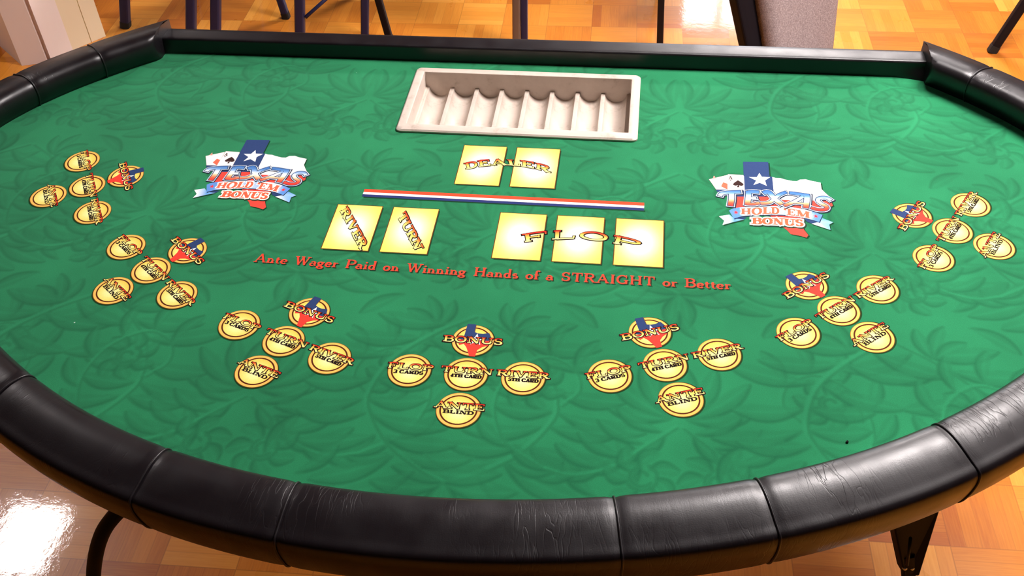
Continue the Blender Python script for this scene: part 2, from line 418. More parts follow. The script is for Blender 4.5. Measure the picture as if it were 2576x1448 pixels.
def tpart(o):            # keep world coordinates while parented to the table root
    o.location = TOFF
    o.parent = TABLE
    return o

# points on the upper inner edge of the padded rail, layout units
ring_pts = [(0, -3.42), (1.82, -3.34), (2.82, -3.19), (3.8, -2.96), (5.06, -2.6), (6.35, -2.11), (7.99, -1.21), (9.78, .11), (11.2, 1.55), (12.25, 3.05),
            (12.75, 4.6), (12.75, 6.0), (12.4, 7.2), (11.75, 8.35), (11.22, 8.93), (10.45, 9.66), (9.98, 10.02),
            (7.2, 11.9), (4, 13.2), (0, 13.7), (-4, 13.2), (-7.2, 11.9),
            (-9.9, 10.05), (-10.47, 9.5), (-11.09, 8.88), (-12.03, 7.9), (-12.70, 6.74), (-12.95, 5.2), (-12.6, 3.5), (-11.7, 1.9), (-10.3, .4), (-8.67, -.88), (-7.5, -1.6),
            (-6.04, -2.43), (-4.61, -2.96), (-3.28, -3.27), (-2.21, -3.37), (-.59, -3.44)]
C0 = np.array([0.0, 4.9])
def fit_ring():
    P = np.array(ring_pts) - C0
    # scaled so the shape is close to a circle before the Fourier fit
    a = np.arctan2(P[:, 1] / 8.6, P[:, 0] / 12.9)
    r = np.hypot(P[:, 1] / 8.6, P[:, 0] / 12.9)
    K = 7
    A = np.stack([np.ones_like(a)] + [f(k * a) for k in range(1, K + 1) for f in (np.cos, np.sin)], 1)
    reg = np.diag([0] + [0.002 * k ** 2 for k in range(1, K + 1) for _ in (0, 1)])
    return np.linalg.solve(A.T @ A + reg, A.T @ r), K
_co, _K = fit_ring()
def ring_at(a):
    a = np.atleast_1d(a)
    A = np.stack([np.ones_like(a)] + [f(k * a) for k in range(1, _K + 1) for f in (np.cos, np.sin)], 1)
    r = A @ _co
    return np.stack([C0[0] + 12.9 * r * np.cos(a), C0[1] + 8.6 * r * np.sin(a)], 1)
# dense curve from the right end of the padded rail, round the near side, to the left end
aa = np.linspace(math.pi * 0.5, -math.pi * 1.5, 4001)
full = ring_at(aa)
def outward(i):
    t = full[(i + 3) % 4000] - full[(i - 3) % 4000]; t /= np.hypot(*t)
    return np.array([-t[1], t[0]])   # clockwise travel: outward on the left hand
XEND = 9.95
start = next(i for i in range(1, 2000) if full[i][0] > XEND - 0.6)
end = next(i for i in range(3999, 2000, -1) if full[i][0] < -XEND + 0.6)
seg = full[start:end + 1]
slen = np.r_[0, np.cumsum(np.hypot(*np.diff(seg, axis=0).T))]
TOTAL = slen[-1]

PROFILE = [(.17, -.54), (.17, -.25), (.16, 0.0), (.08, .14), (.0, .36), (.015, .55), (.09, .67), (.22, .73), (.42, .745), (.62, .715), (.80, .665), (.94, .62),
           (1.03, .595), (1.09, .57), (1.135, .52), (1.155, .43), (1.158, .30), (1.13, .08), (1.08, -.15), (1.02, -.34), (.92, -.48), (.76, -.54)]
def closed_spline(P, n=3):
    m = len(P); out = []
    for i in range(m):
        a, b_, c, d = (np.array(P[(i + k) % m]) for k in (-1, 0, 1, 2))
        for k in range(n):
            t = k / n
            out.append(0.5 * ((2 * b_) + (c - a) * t + (2 * a - 5 * b_ + 4 * c - d) * t * t + (3 * b_ - a - 3 * c + d) * t ** 3))
    return np.array(out)
PROF = closed_spline(PROFILE, 3)
plen = np.r_[0, np.cumsum(np.hypot(*np.diff(PROF, axis=0).T))]

# seams, given near a point on the inner edge
seam_pts = [(10.62, 9.42), (12.5, 6.9), (12.3, 3.1), (10.6, .95), (8.0, -1.2), (5.03, -2.6), (2.82, -3.19), (-2.2, -3.37), (-4.56, -2.94), (-7.62, -1.52), (-10.5, .55), (-12.5, 3.3), (-12.6, 7.0 ), (-12.15, 7.72), (-10.9, 9.05)]
seam_pts.remove((-12.6, 7.0))
def nearest(p):
    return int(np.argmin(np.hypot(seg[:, 0] - p[0], seg[:, 1] - p[1])))
seam_i = sorted(nearest(p) for p in seam_pts)
seam_s = np.array([slen[i] for i in seam_i])

def section(i, fat=0.0, pinch=True):
    """cross-section of the padded rail at sample i of the inner edge: list of 3-D points (metres)"""
    g = i + start
    n = outward(g); p = seg[i]; s = slen[i]
    k = 1.0
    if pinch:
        d = np.min(np.abs(seam_s - s))
        k = 1.0 - 0.030 * math.exp(-(d / 0.10) ** 2)
    out = []
    cn, cz = 0.62, 0.05
    for (a, z) in PROF:
        da, dz = a - cn, z - cz
        q = math.hypot(da, dz)
        f = k + fat / q
        a2, z2 = cn + da * f, cz + dz * f
        x, y = p + n * a2
        out.append([x, y, z2])
    return out

def build_rail():
    # sample positions: regular plus extra near seams
    ss = list(np.arange(0, TOTAL, 0.16)) + [TOTAL]
    for s in seam_s:
        ss += list(s + np.array([-.2, -.12, -.08, -.04, 0, .04, .08, .12, .2]))
    ss = sorted(x for x in ss if 0 <= x <= TOTAL)
    idx = sorted(set(int(np.searchsorted(slen, x).clip(0, len(slen) - 1)) for x in ss))
    bm = bmesh.new()
    uvl = bm.loops.layers.uv.new('UVMap')
    m = len(PROF)
    rings, svals = [], []
    for i in idx:
        sec = section(i)
        # the two ends are cut square, in a plane across the table
        for q in sec:
            if q[1] > 8 and abs(q[0]) < XEND:
                q[0] = XEND * (1 if q[0] > 0 else -1)
        rings.append([bm.verts.new((q[0] * U, q[1] * U, ZF + q[2] * U)) for q in sec]); svals.append(slen[i])
    for a in range(len(rings) - 1):
        for k in range(m):
            k2 = (k + 1) % m
            f = bm.faces.new((rings[a][k], rings[a][k2], rings[a + 1][k2], rings[a + 1][k]))
            v0 = plen[k]; v1 = plen[k + 1] if k + 1 < len(plen) else plen[-1] + .1
            for lp, (s_, v_) in zip(f.loops, ((svals[a], v0), (svals[a], v1), (svals[a + 1], v1), (svals[a + 1], v0))):
                lp[uvl].uv = (s_ * U, v_ * U)
    bmesh.ops.remove_doubles(bm, verts=bm.verts, dist=1e-6)
    bm.faces.new([v for v in rings[0] if v.is_valid]) if all(v.is_valid for v in rings[0]) else None
    bm.faces.new([v for v in reversed(rings[-1]) if v.is_valid]) if all(v.is_valid for v in rings[-1]) else None
    o = obj('padded_rail', bm, LEATHER, smooth=True)
    md = o.modifiers.new('wn', 'EDGE_SPLIT'); md.split_angle = math.radians(50)
    return tpart(o)
RAIL = build_rail()
for i in seam_i:
    bm = bmesh.new()
    pts = [(q[0] * U, q[1] * U, ZF + q[2] * U) for q in section(i, fat=0.010)]
    pts = pts[1:] + pts[:1]
    tube(bm, pts + [pts[0]], 0.0015, 8, cap=False)
    o = obj('seam_piping', bm, CORD, RAIL, smooth=True)

# straight dealer-side rail
def dealer_rail():
    prof = [(0.02, -.60), (0.0, -.2), (0.0, .15), (.0, .37), (.012, .41), (.04, .435), (.12, .445), (.40, .445), (.52, .43), (.60, .39), (.64, .30), (.65, 0), (.62, -.60)]
    P = closed_spline(prof, 3)
    bm = bmesh.new(); uvl = bm.loops.layers.uv.new('UVMap')
    xs = [-10.35, -9.9, -9.3] + list(np.linspace(-8.5, 8.5, 18)) + [9.2, 9.5, 9.75, 9.95, 10.2]
    pl = np.r_[0, np.cumsum(np.hypot(*np.diff(P, axis=0).T))]
    rings = []
    for x in xs:
        yb = 10.59 + 0.004 * x
        flare = -0.22 * max(0, (x - 9.0)) ** 1.5 if x > 9.0 else -0.10 * max(0, (-9.3 - x))
        zs = 1.0 if x > -3 else 1.0
        rings.append([bm.verts.new((x * U, (yb + a + (flare * max(0, 1 - a / .3) * max(0, 1 - max(z, 0) / .3))) * U, ZF + z * U * zs)) for a, z in P])
    m = len(P)
    for a in range(len(rings) - 1):
        for k in range(m):
            k2 = (k + 1) % m
            f = bm.faces.new((rings[a][k], rings[a][k2], rings[a + 1][k2], rings[a + 1][k]))
            for lp, (x_, v_) in zip(f.loops, ((xs[a], pl[k]), (xs[a], pl[k] + .1), (xs[a + 1], pl[k] + .1), (xs[a + 1], pl[k]))):
                lp[uvl].uv = (x_ * U, v_ * U)
    bm.faces.new(rings[0]); bm.faces.new(list(reversed(rings[-1])))
    return tpart(obj('dealer_rail', bm, LEATHER_FLAT, smooth=True))
dealer_rail()

# table deck under the felt, with the opening of the chip tray
IN = [(-2.70, 9.96), (2.70, 9.96), (2.70, 7.52), (-2.70, 7.52)]
def outline(off):
    pts = [tuple(seg[i] + outward(i + start) * off) for i in range(0, len(seg), 12)]
    pts = [p for p in pts if not (p[1] > 9 and abs(p[0]) < 9.7)]
    return [(10.0, 10.9)] + [p for p in pts if p[1] < 10.6 or abs(p[0]) > 9.95] + [(-10.0, 10.9)]
def deck():
    cu = bpy.data.curves.new('table_deck', 'CURVE'); cu.dimensions = '2D'; cu.fill_mode = 'BOTH'; cu.extrude = 0.019
    for pts in (outline(.6), [(x * 1.01, 8.74 + (y - 8.74) * 1.01) for x, y in IN]):
        sp = cu.splines.new('POLY'); sp.points.add(len(pts) - 1); sp.use_cyclic_u = True
        for q, (x, y) in zip(sp.points, pts): q.co = (x * U, y * U, 0, 1)
    tmp = bpy.data.objects.new('tmp', cu)
    me = bpy.data.meshes.new_from_object(tmp)
    bpy.data.objects.remove(tmp)
    me.name = 'table_deck'
    o = link('table_deck', me, None, [DECK])
    tpart(o); o.location = TOFF + Vector((0, 0, ZF - 0.0215))
deck()

# ------------------------------------------------------------------ felt with its tone-on-tone damask leaves
def damask(X, Y):
    """print of the cloth: value 0..1, 0.5 = plain ground; X, Y in layout units"""
    V = np.zeros_like(X)
    PX, PY = 7.8, 9.87
    x0g, y0g = X[0, 0], Y[0, 0]
    dx = X[0, 1] - X[0, 0]; dy = Y[1, 0] - Y[0, 0]
    H_, W_ = X.shape
    def window(cx, cy, r):
        i0 = max(0, int((cx - r - x0g) / dx)); i1 = min(W_, int((cx + r - x0g) / dx) + 2)
        j0 = max(0, int((cy - r - y0g) / dy)); j1 = min(H_, int((cy + r - y0g) / dy) + 2)
        return (i0, i1, j0, j1) if i1 > i0 and j1 > j0 else None
    def leaf(bx, by, ang, ln, wd, curl, amp=1.0):
        """leaf from base, turning by curl along its length; darker towards its lower edge"""
        w = window(bx, by, ln * 1.25)
        if not w: return
        i0, i1, j0, j1 = w
        xx = X[j0:j1, i0:i1] - bx; yy = Y[j0:j1, i0:i1] - by
        c, s = math.cos(ang), math.sin(ang)
        u = (xx * c + yy * s) / ln; v = (-xx * s + yy * c) / ln
        v = v - curl * u * u
        uu = np.clip(u, 0, 1)
        half = wd / ln * (np.clip(np.sin(math.pi * uu ** 1.25), 0, 1) ** 0.75) * 0.5 * (0.55 + 0.45 * uu)
        q = np.where(half > 1e-6, v / np.maximum(half, 1e-6), 0)
        sgn = -1.0 if curl > 0 else 1.0
        q = q * sgn                                      # +1 on the outer edge of the curl
        inside = (u > 0) & (u < 1) & (np.abs(q) < 1)
        dist = (q - 1) * half * ln                        # distance to the outer edge, both sides of it
        on = (u > 0.02) & (u < 1.0)
        ed = np.exp(-(dist / 0.024) ** 2) * on * np.clip(uu * 4, 0, 1)
        glow = np.exp(-np.clip(-dist, 0, 9) / 0.10) * inside
        val = np.where(inside, -0.055 - 0.10 * glow + 0.07 * np.exp(-((v + sgn * 0.1 * half) * ln / 0.03) ** 2), 0.0) * amp
        blk = V[j0:j1, i0:i1]
        blk = np.where(inside, blk * 0.25 + val, blk)
        V[j0:j1, i0:i1] = np.minimum(blk, np.where(ed > 0.05, blk * (1 - ed) - 0.44 * ed * amp, blk))
    def line(pts, wd, amp, off=0.0):
        pts = np.array(pts)
        for (ax, ay), (bx, by) in zip(pts[:-1], pts[1:]):
            L_ = math.hypot(bx - ax, by - ay)
            w = window((ax + bx) / 2, (ay + by) / 2, L_ / 2 + wd * 4)
            if not w: continue
            i0, i1, j0, j1 = w
            xx = X[j0:j1, i0:i1] - ax; yy = Y[j0:j1, i0:i1] - ay
            tx, ty = (bx - ax) / L_, (by - ay) / L_
            u = np.clip(xx * tx + yy * ty, 0, L_)
            d = np.hypot(xx - u * tx, yy - u * ty)
            val = amp * np.exp(-(d / wd) ** 2)
            blk = V[j0:j1, i0:i1]
            if amp > 0: V[j0:j1, i0:i1] = np.maximum(blk, np.where(val > 0.02, val + np.minimum(blk, 0) * 0.3, blk))
            else: V[j0:j1, i0:i1] = np.minimum(blk, np.where(val < -0.02, val, blk))
    def curve(ctrl, n=10):
        P = [Vector((*p, 0)) for p in ctrl]
        return [(p.x, p.y) for p in smooth_path(P, n)]
    def rose(cx, cy, r, m):
        for k in range(7):
            a = 2 * math.pi * k / 7
            leaf(cx + .30 * r * math.cos(a), cy + .30 * r * math.sin(a), a + m * .5, r * .8, r * .62, .35 * m)
        for k in range(3):
            arc = [(cx + r * (.18 + .13 * k) * math.cos(t), cy + r * (.18 + .13 * k) * math.sin(t)) for t in np.linspace(.4 + k * 1.7, 4.0 + k * 1.7, 14)]
            line(arc, .022, -.30)
    motifs = []
    for i in range(-3, 4):
        for j in range(-2, 3):
            motifs.append((PX * i, -6.14 + PY * j)); motifs.append((PX * (i + .5), -1.2 + PY * j))
    rnd = random.Random(4)
    jit = [[rnd.uniform(-1, 1) for _ in range(4)] for _ in range(60)]
    for (mx, my) in motifs:
        if not (-19 < mx < 19 and -13 < my < 20): continue
        for m in (1, -1):
            def A(x, y): return (mx + m * x, my + y)
            def lf(x, y, deg, ln, wd, curl, amp=1.0):
                a = math.radians(deg); ang = a if m == 1 else math.pi - a
                leaf(mx + m * x, my + y, ang, ln, wd, curl * m, amp)
            # big ogee stem: starts above this motif's crown and swings out and back to the next one below
            st_ = curve([(0.05, 7.35), (.75, 6.85), (1.45, 6.1), (1.72, 5.25), (1.60, 4.75), (1.15, 4.1), (.55, 3.65), (0.02, 3.38)], 10)
            n_ = len(st_)
            for k in range(5, n_ - 4, 7):
                x, y = st_[k]; xa, ya = st_[k - 1]; xb_, yb_ = st_[k + 1]
                dirn = math.degrees(math.atan2(yb_ - ya, xb_ - xa))
                j_ = jit[k % 60]
                lf(x, y, -22 + 10 * j_[0] + .25 * (dirn + 90), 1.45 + .2 * j_[1], .52, .30)
                lf(x, y, 204 + 10 * j_[2] + .25 * (dirn + 90), 1.25 + .2 * j_[3], .48, -.32)
            line([A(*p) for p in st_], .04, .10)
            line([(p[0] + .05, p[1] - .05) for p in [A(*q) for q in st_]], .022, -.20)
            # lower stem leaving the join downwards to the apex crown
            lf(0.0, 3.38, -62, .95, .40, -.35); lf(0.05, 3.30, -20, 1.15, .45, .35); lf(.0, 2.9, -80, .8, .34, .25)
            # crown (fan of leaves) round the apex
            for dg, ln, wd, cu in ((78, 1.25, .42, .22), (50, 1.35, .46, .28), (22, 1.45, .46, .30), (-6, 1.15, .38, .25)):
                lf(.10, .15, dg, ln, wd, cu)
            # drooping branches below the apex
            br = curve([(.05, 0), (.55, -.45), (1.1, -.95), (1.75, -1.2), (2.3, -1.1)], 8)
            for k in range(3, len(br) - 1, 5):
                x, y = br[k]
                lf(x, y, -70 + 2 * k, .80, .34, .35); lf(x, y, 12, .95, .34, .30)
            line([A(*p) for p in br], .03, .09)
            line([(p[0] + .03, p[1] - .045) for p in [A(*q) for q in br]], .018, -.2)
            # rose and spiral under the branch, and a curl above
            rose(mx + m * .62, my - 1.15, .62, m)
            rose(mx + m * 2.65, my + .75, .60, -m)
            sp_ = curve([(2.3, -1.1), (3.0, -.6), (3.3, .2), (3.1, 1.0), (2.5, 1.45), (1.95, 1.2), (1.8, .7), (2.1, .3)], 8)
            line([A(*p) for p in sp_], .03, .08)
            line([(p[0] + .04, p[1] - .05) for p in [A(*q) for q in sp_]], .018, -.2)
            for k in range(6, len(sp_) - 14, 7):
                x, y = sp_[k]
                lf(x, y, 10 + 2.2 * k, .85, .34, .3)
            for dg, rr in ((95, .9), (130, .8), (60, .8)):
                lf(3.15, 2.0, dg, rr, .34, .25)
            lf(2.4, 2.9, 200, 1.0, .4, .3); lf(2.6, 3.3, 150, .9, .36, -.3); lf(3.2, 3.6, 95, 1.0, .4, .25)
    # a soft blur, so nothing has a hard print edge
    for _ in range(1):
        V = (2 * V + np.roll(V, 1, 0) + np.roll(V, -1, 0) + np.roll(V, 1, 1) + np.roll(V, -1, 1)) / 6
    return np.clip(0.5 + V * 0.78, 0, 1)

def build_felt():
    step = 0.0019 / U
    xs = np.arange(-13.3, 13.3, step); ys = np.arange(-3.75, 10.85, step)
    X, Y = np.meshgrid(xs, ys)
    V = damask(X, Y)
    # inside test by polar radius of the rail's inner edge
    a = np.arctan2((Y - C0[1]) / 8.6, (X - C0[0]) / 12.9)
    ta = np.linspace(-math.pi, math.pi, 1441)
    tr = np.array([np.ones_like(ta)] + [f(k * ta) for k in range(1, _K + 1) for f in (np.cos, np.sin)]).T @ _co
    rr = np.hypot((Y - C0[1]) / 8.6, (X - C0[0]) / 12.9)
    R_ = np.interp(a, ta, tr)
    ok = (rr < R_ + 0.045) & ((Y < 10.3) | (np.abs(X) < 10.3))
    hole = (np.abs(X) < 2.72) & (Y > 7.50) & (Y < 9.98)
    ok &= ~hole
    H_, W_ = X.shape
    fok = ok[:-1, :-1] & ok[1:, :-1] & ok[:-1, 1:] & ok[1:, 1:]
    idx = np.arange(H_ * W_).reshape(H_, W_)
    f = np.stack([idx[:-1, :-1], idx[:-1, 1:], idx[1:, 1:], idx[1:, :-1]], -1)[fok]
    used = np.zeros(H_ * W_, bool); used[f.ravel()] = True
    remap = np.cumsum(used) - 1
    co = np.stack([X.ravel() * U, Y.ravel() * U, np.zeros(H_ * W_)], 1)[used]
    f = remap[f]
    me = bpy.data.meshes.new('felt')
    me.vertices.add(len(co)); me.vertices.foreach_set('co', co.ravel().astype(np.float32))
    me.loops.add(f.size); me.loops.foreach_set('vertex_index', f.ravel().astype(np.int32))
    me.polygons.add(len(f)); me.polygons.foreach_set('loop_start', np.arange(0, f.size, 4, dtype=np.int32))
    me.update(calc_edges=True); me.validate()
    at_ = me.attributes.new('pattern', 'FLOAT', 'POINT')
    at_.data.foreach_set('value', V.ravel()[used].astype(np.float32))
    o = link('felt', me, None, [FELT])
    tpart(o); o.location = TOFF + Vector((0, 0, ZF))
    tag(o, 'green felt printed with tone-on-tone leaf scrolls')
    return o
FELTO = build_felt()

# ------------------------------------------------------------------ printing: ribbons, letters, shapes
class Ink:
    def __init__(s): s.v = []; s.f = []; s.c = []
    def poly(s, pts, col, layer=0):
        b0 = len(s.v)
        for (x, y) in pts:
            s.v.append((x * U, y * U, 0.00025 + layer * 0.000045 + (len(s.f) % 60) * 3e-7))
            s.c.append(s2l(col(x, y) if callable(col) else col))
        s.f.append(tuple(range(b0, b0 + len(pts))))
    def quads(s, A_, B_, col, layer=0):
        for i in range(len(A_) - 1):
            s.poly((A_[i], A_[i + 1], B_[i + 1], B_[i]), col, layer)
    def ribbon(s, pts, w, col, layer=0, fat=0.0, fmap=None, dx=0.0, dy=0.0):
        """pts centre line, w width (number or list)"""
        n = len(pts)
        ws = w if isinstance(w, (list, tuple)) else [w] * n
        Pn = [np.array(p, float) for p in pts]
        if fat:
            d0 = Pn[1] - Pn[0]; d0 /= (np.hypot(*d0) + 1e-9); d1 = Pn[-1] - Pn[-2]; d1 /= (np.hypot(*d1) + 1e-9)
            Pn[0] = Pn[0] - d0 * fat; Pn[-1] = Pn[-1] + d1 * fat
        Lf, Rt = [], []
        for i in range(n):
            d = Pn[min(i + 1, n - 1)] - Pn[max(i - 1, 0)]
            d /= (np.hypot(*d) + 1e-9)
            nn = np.array([-d[1], d[0]]) * (ws[i] / 2 + fat)
            for lst, q in ((Lf, Pn[i] + nn), (Rt, Pn[i] - nn)):
                q = fmap(*q) if fmap else q
                lst.append((q[0] + dx, q[1] + dy))
        s.quads(Lf, Rt, col, layer)
    def ring(s, cx, cy, r0, r1, col, layer=0, n=56):
        A_ = [(cx + r0 * math.cos(2 * math.pi * k / n), cy + r0 * math.sin(2 * math.pi * k / n)) for k in range(n + 1)]
        B_ = [(cx + r1 * math.cos(2 * math.pi * k / n), cy + r1 * math.sin(2 * math.pi * k / n)) for k in range(n + 1)]
        s.quads(A_, B_, col, layer)
    def build(s, name, parent, loc=(0, 0), rz=0.0):
        me = bpy.data.meshes.new(name)
        me.from_pydata(s.v, [], s.f)
        at_ = me.attributes.new('ink', 'FLOAT_COLOR', 'POINT')
        at_.data.foreach_set('color', [q for c in s.c for q in (*c, 1.0)])
        nrm = [p.normal.z for p in me.polygons]
        bm = bmesh.new(); bm.from_mesh(me)
        for fc, nz in zip(list(bm.faces), nrm):
            if nz < 0: fc.normal_flip()
        bm.to_mesh(me); bm.free()
        o = link(name, me, parent, [INK])
        o.location = (loc[0] * U, loc[1] * U, 0); o.rotation_euler = (0, 0, rz)
        return o

def arc(cx, cy, rx, ry, a0, a1, n=12):
    return [(cx + rx * math.cos(math.radians(a0 + (a1 - a0) * k / n)), cy + ry * math.sin(math.radians(a0 + (a1 - a0) * k / n))) for k in range(n + 1)]

# letter skeletons: (advance, [(kind, points)...], [serif (x, y)...]); kinds: K thick, n thin, a thick where it runs upright
G = {
 'A': (.84, [('n', [(.10, 0), (.40, 1)]), ('K', [(.38, 1), (.72, 0)]), ('n', [(.2, .34), (.60, .34)])], [(.10, 0), (.72, 0)]),
 'B': (.76, [('K', [(.17, 0), (.17, 1)]), ('a', [(.17, .97)] + arc(.40, .75, .22, .22, 90, -90) + [(.17, .53)]), ('a', [(.17, .53)] + arc(.43, .28, .24, .25, 90, -90) + [(.17, .03)])], [(.13, 0), (.13, 1)]),
 'C': (.78, [('a', arc(.42, .5, .33, .46, 48, 312, 18)), ('n', [(.68, .98), (.68, .66)]), ('n', [(.68, .02), (.68, .26)])], []),
 'D': (.82, [('K', [(.17, 0), (.17, 1)]), ('a', [(.17, .96)] + arc(.38, .5, .32, .46, 90, -90, 14) + [(.17, .04)])], [(.13, 0), (.13, 1)]),
 'E': (.72, [('K', [(.17, 0), (.17, 1)]), ('n', [(.17, .96), (.62, .96)]), ('n', [(.17, .51), (.48, .51)]), ('n', [(.17, .04), (.64, .04)]), ('n', [(.62, 1), (.62, .72)]), ('n', [(.65, 0), (.65, .28)]), ('n', [(.47, .38), (.47, .64)])], [(.13, 0), (.13, 1)]),
 'F': (.70, [('K', [(.17, 0), (.17, 1)]), ('n', [(.17, .96), (.62, .96)]), ('n', [(.17, .51), (.46, .51)]), ('n', [(.62, 1), (.62, .70)]), ('n', [(.45, .38), (.45, .64)])], [(.17, 0), (.13, 1)]),
 'G': (.84, [('a', arc(.42, .5, .33, .46, 48, 325, 18)), ('n', [(.68, .98), (.68, .68)]), ('K', [(.68, .40), (.68, .04)]), ('n', [(.52, .42), (.80, .42)])], []),
 'H': (.90, [('K', [(.19, 0), (.19, 1)]), ('K', [(.71, 0), (.71, 1)]), ('n', [(.19, .51), (.71, .51)])], [(.19, 0), (.19, 1), (.71, 0), (.71, 1)]),
 'I': (.40, [('K', [(.20, 0), (.20, 1)])], [(.20, 0), (.20, 1)]),
 'L': (.70, [('K', [(.19, 0), (.19, 1)]), ('n', [(.19, .04), (.62, .04)]), ('n', [(.63, 0), (.63, .34)])], [(.19, 1), (.15, 0)]),
 'M': (1.06, [('n', [(.16, 0), (.16, 1)]), ('K', [(.18, 1), (.50, .05)]), ('n', [(.50, .05), (.82, 1)]), ('K', [(.86, 0), (.86, 1)])], [(.16, 0), (.12, 1), (.86, 0), (.90, 1)]),
 'N': (.90, [('n', [(.16, 0), (.16, 1)]), ('K', [(.18, .98), (.72, .02)]), ('n', [(.74, 0), (.74, 1)])], [(.16, 0), (.12, 1), (.74, 1)]),
 'O': (.86, [('a', arc(.43, .5, .33, .46, 0, 360, 26))], []),
 'P': (.74, [('K', [(.18, 0), (.18, 1)]), ('a', [(.18, .96)] + arc(.42, .71, .24, .25, 90, -90) + [(.18, .46)])], [(.18, 0), (.14, 1)]),
 'R': (.84, [('K', [(.18, 0), (.18, 1)]), ('a', [(.18, .96)] + arc(.42, .73, .22, .23, 90, -90) + [(.18, .50)]), ('K', [(.40, .50), (.68, .03)])], [(.18, 0), (.14, 1), (.72, 0)]),
 'S': (.66, [('a', arc(.33, .73, .21, .23, 35, 250, 12) + arc(.33, .27, .23, .24, 80, -145, 12)), ('n', [(.53, .98), (.53, .72)]), ('n', [(.11, .02), (.11, .30)])], []),
 'T': (.80, [('K', [(.40, 0), (.40, 1)]), ('n', [(.07, .96), (.73, .96)]), ('n', [(.08, 1), (.08, .70)]), ('n', [(.72, 1), (.72, .70)])], [(.40, 0)]),
 'U': (.88, [('K', [(.18, 1), (.18, .32)]), ('a', arc(.45, .32, .27, .28, 180, 360, 12)), ('n', [(.72, .32), (.72, 1)])], [(.18, 1), (.72, 1)]),
 'V': (.82, [('K', [(.14, 1), (.42, .02)]), ('n', [(.40, .02), (.68, 1)])], [(.14, 1), (.68, 1)]),
 'W': (1.1, [('K', [(.12, 1), (.36, .02)]), ('n', [(.34, .02), (.55, .95)]), ('K', [(.53, 1), (.77, .02)]), ('n', [(.75, .02), (.98, 1)])], [(.12, 1), (.53, 1), (.98, 1)]),
 '3': (.62, [('a', arc(.28, .74, .22, .22, 150, -90, 12)), ('a', arc(.28, .27, .25, .25, 90, -150, 12))], []),
 '4': (.66, [('K', [(.42, 0), (.42, 1)]), ('n', [(.42, .98), (.07, .30)]), ('n', [(.05, .28), (.60, .28)])], [(.42, 0)]),
 '5': (.62, [('n', [(.14, .95), (.52, .95)]), ('n', [(.14, .95), (.12, .52)]), ('a', arc(.28, .30, .25, .28, 120, -150, 14))], []),
 "'": (.28, [('K', [(.14, 1), (.12, .68)])], []),
 'a': (.50, [('a', arc(.20, .15, .15, .155, 70, 290, 12)), ('K', [(.36, .42), (.36, .04)]), ('n', arc(.22, .40, .14, .11, 0, 160, 6)), ('n', [(.36, .03), (.46, .03)])], []),
 'd': (.56, [('a', arc(.25, .24, .17, .24, 50, 310, 12)), ('K', [(.40, 0), (.40, 1)]), ('n', [(.30, .98), (.40, .98)]), ('n', [(.40, .02), (.50, .02)])], []),
 'e': (.48, [('a', arc(.24, .25, .18, .25, 10, 320, 14)), ('n', [(.08, .28), (.42, .28)])], []),
 'f': (.36, [('K', [(.16, 0), (.16, .78)]), ('a', arc(.28, .80, .12, .19, 180, 40, 6)), ('n', [(.04, .50), (.32, .50)])], [(.16, 0)]),
 'g': (.52, [('a', arc(.22, .32, .15, .17, 0, 360, 14)), ('n', [(.33, .45), (.48, .48)]), ('n', [(.12, .17), (.12, .05), (.36, .02)]), ('a', arc(.23, -.14, .19, .13, 60, 420, 14))], []),
 'i': (.30, [('K', [(.15, 0), (.15, .50)]), ('K', [(.15, .70), (.15, .82)]), ('n', [(.05, .49), (.15, .49)])], [(.15, 0)]),
 'n': (.58, [('K', [(.14, 0), (.14, .50)]), ('n', arc(.28, .32, .14, .17, 170, 10, 8)), ('K', [(.43, .34), (.43, 0)]), ('n', [(.04, .49), (.14, .49)])], [(.14, 0), (.43, 0)]),
 'o': (.52, [('a', arc(.26, .25, .19, .25, 0, 360, 18))], []),
 'r': (.42, [('K', [(.15, 0), (.15, .50)]), ('n', arc(.30, .32, .14, .16, 170, 50, 6)), ('n', [(.05, .49), (.15, .49)])], [(.15, 0)]),
 's': (.42, [('a', arc(.20, .37, .12, .12, 40, 250, 8) + arc(.20, .13, .14, .13, 80, -140, 8))], []),
 't': (.36, [('K', [(.15, .68), (.15, .10)]), ('n', [(.04, .49), (.31, .49)]), ('n', arc(.24, .12, .09, .11, 180, 320, 5))], []),
}
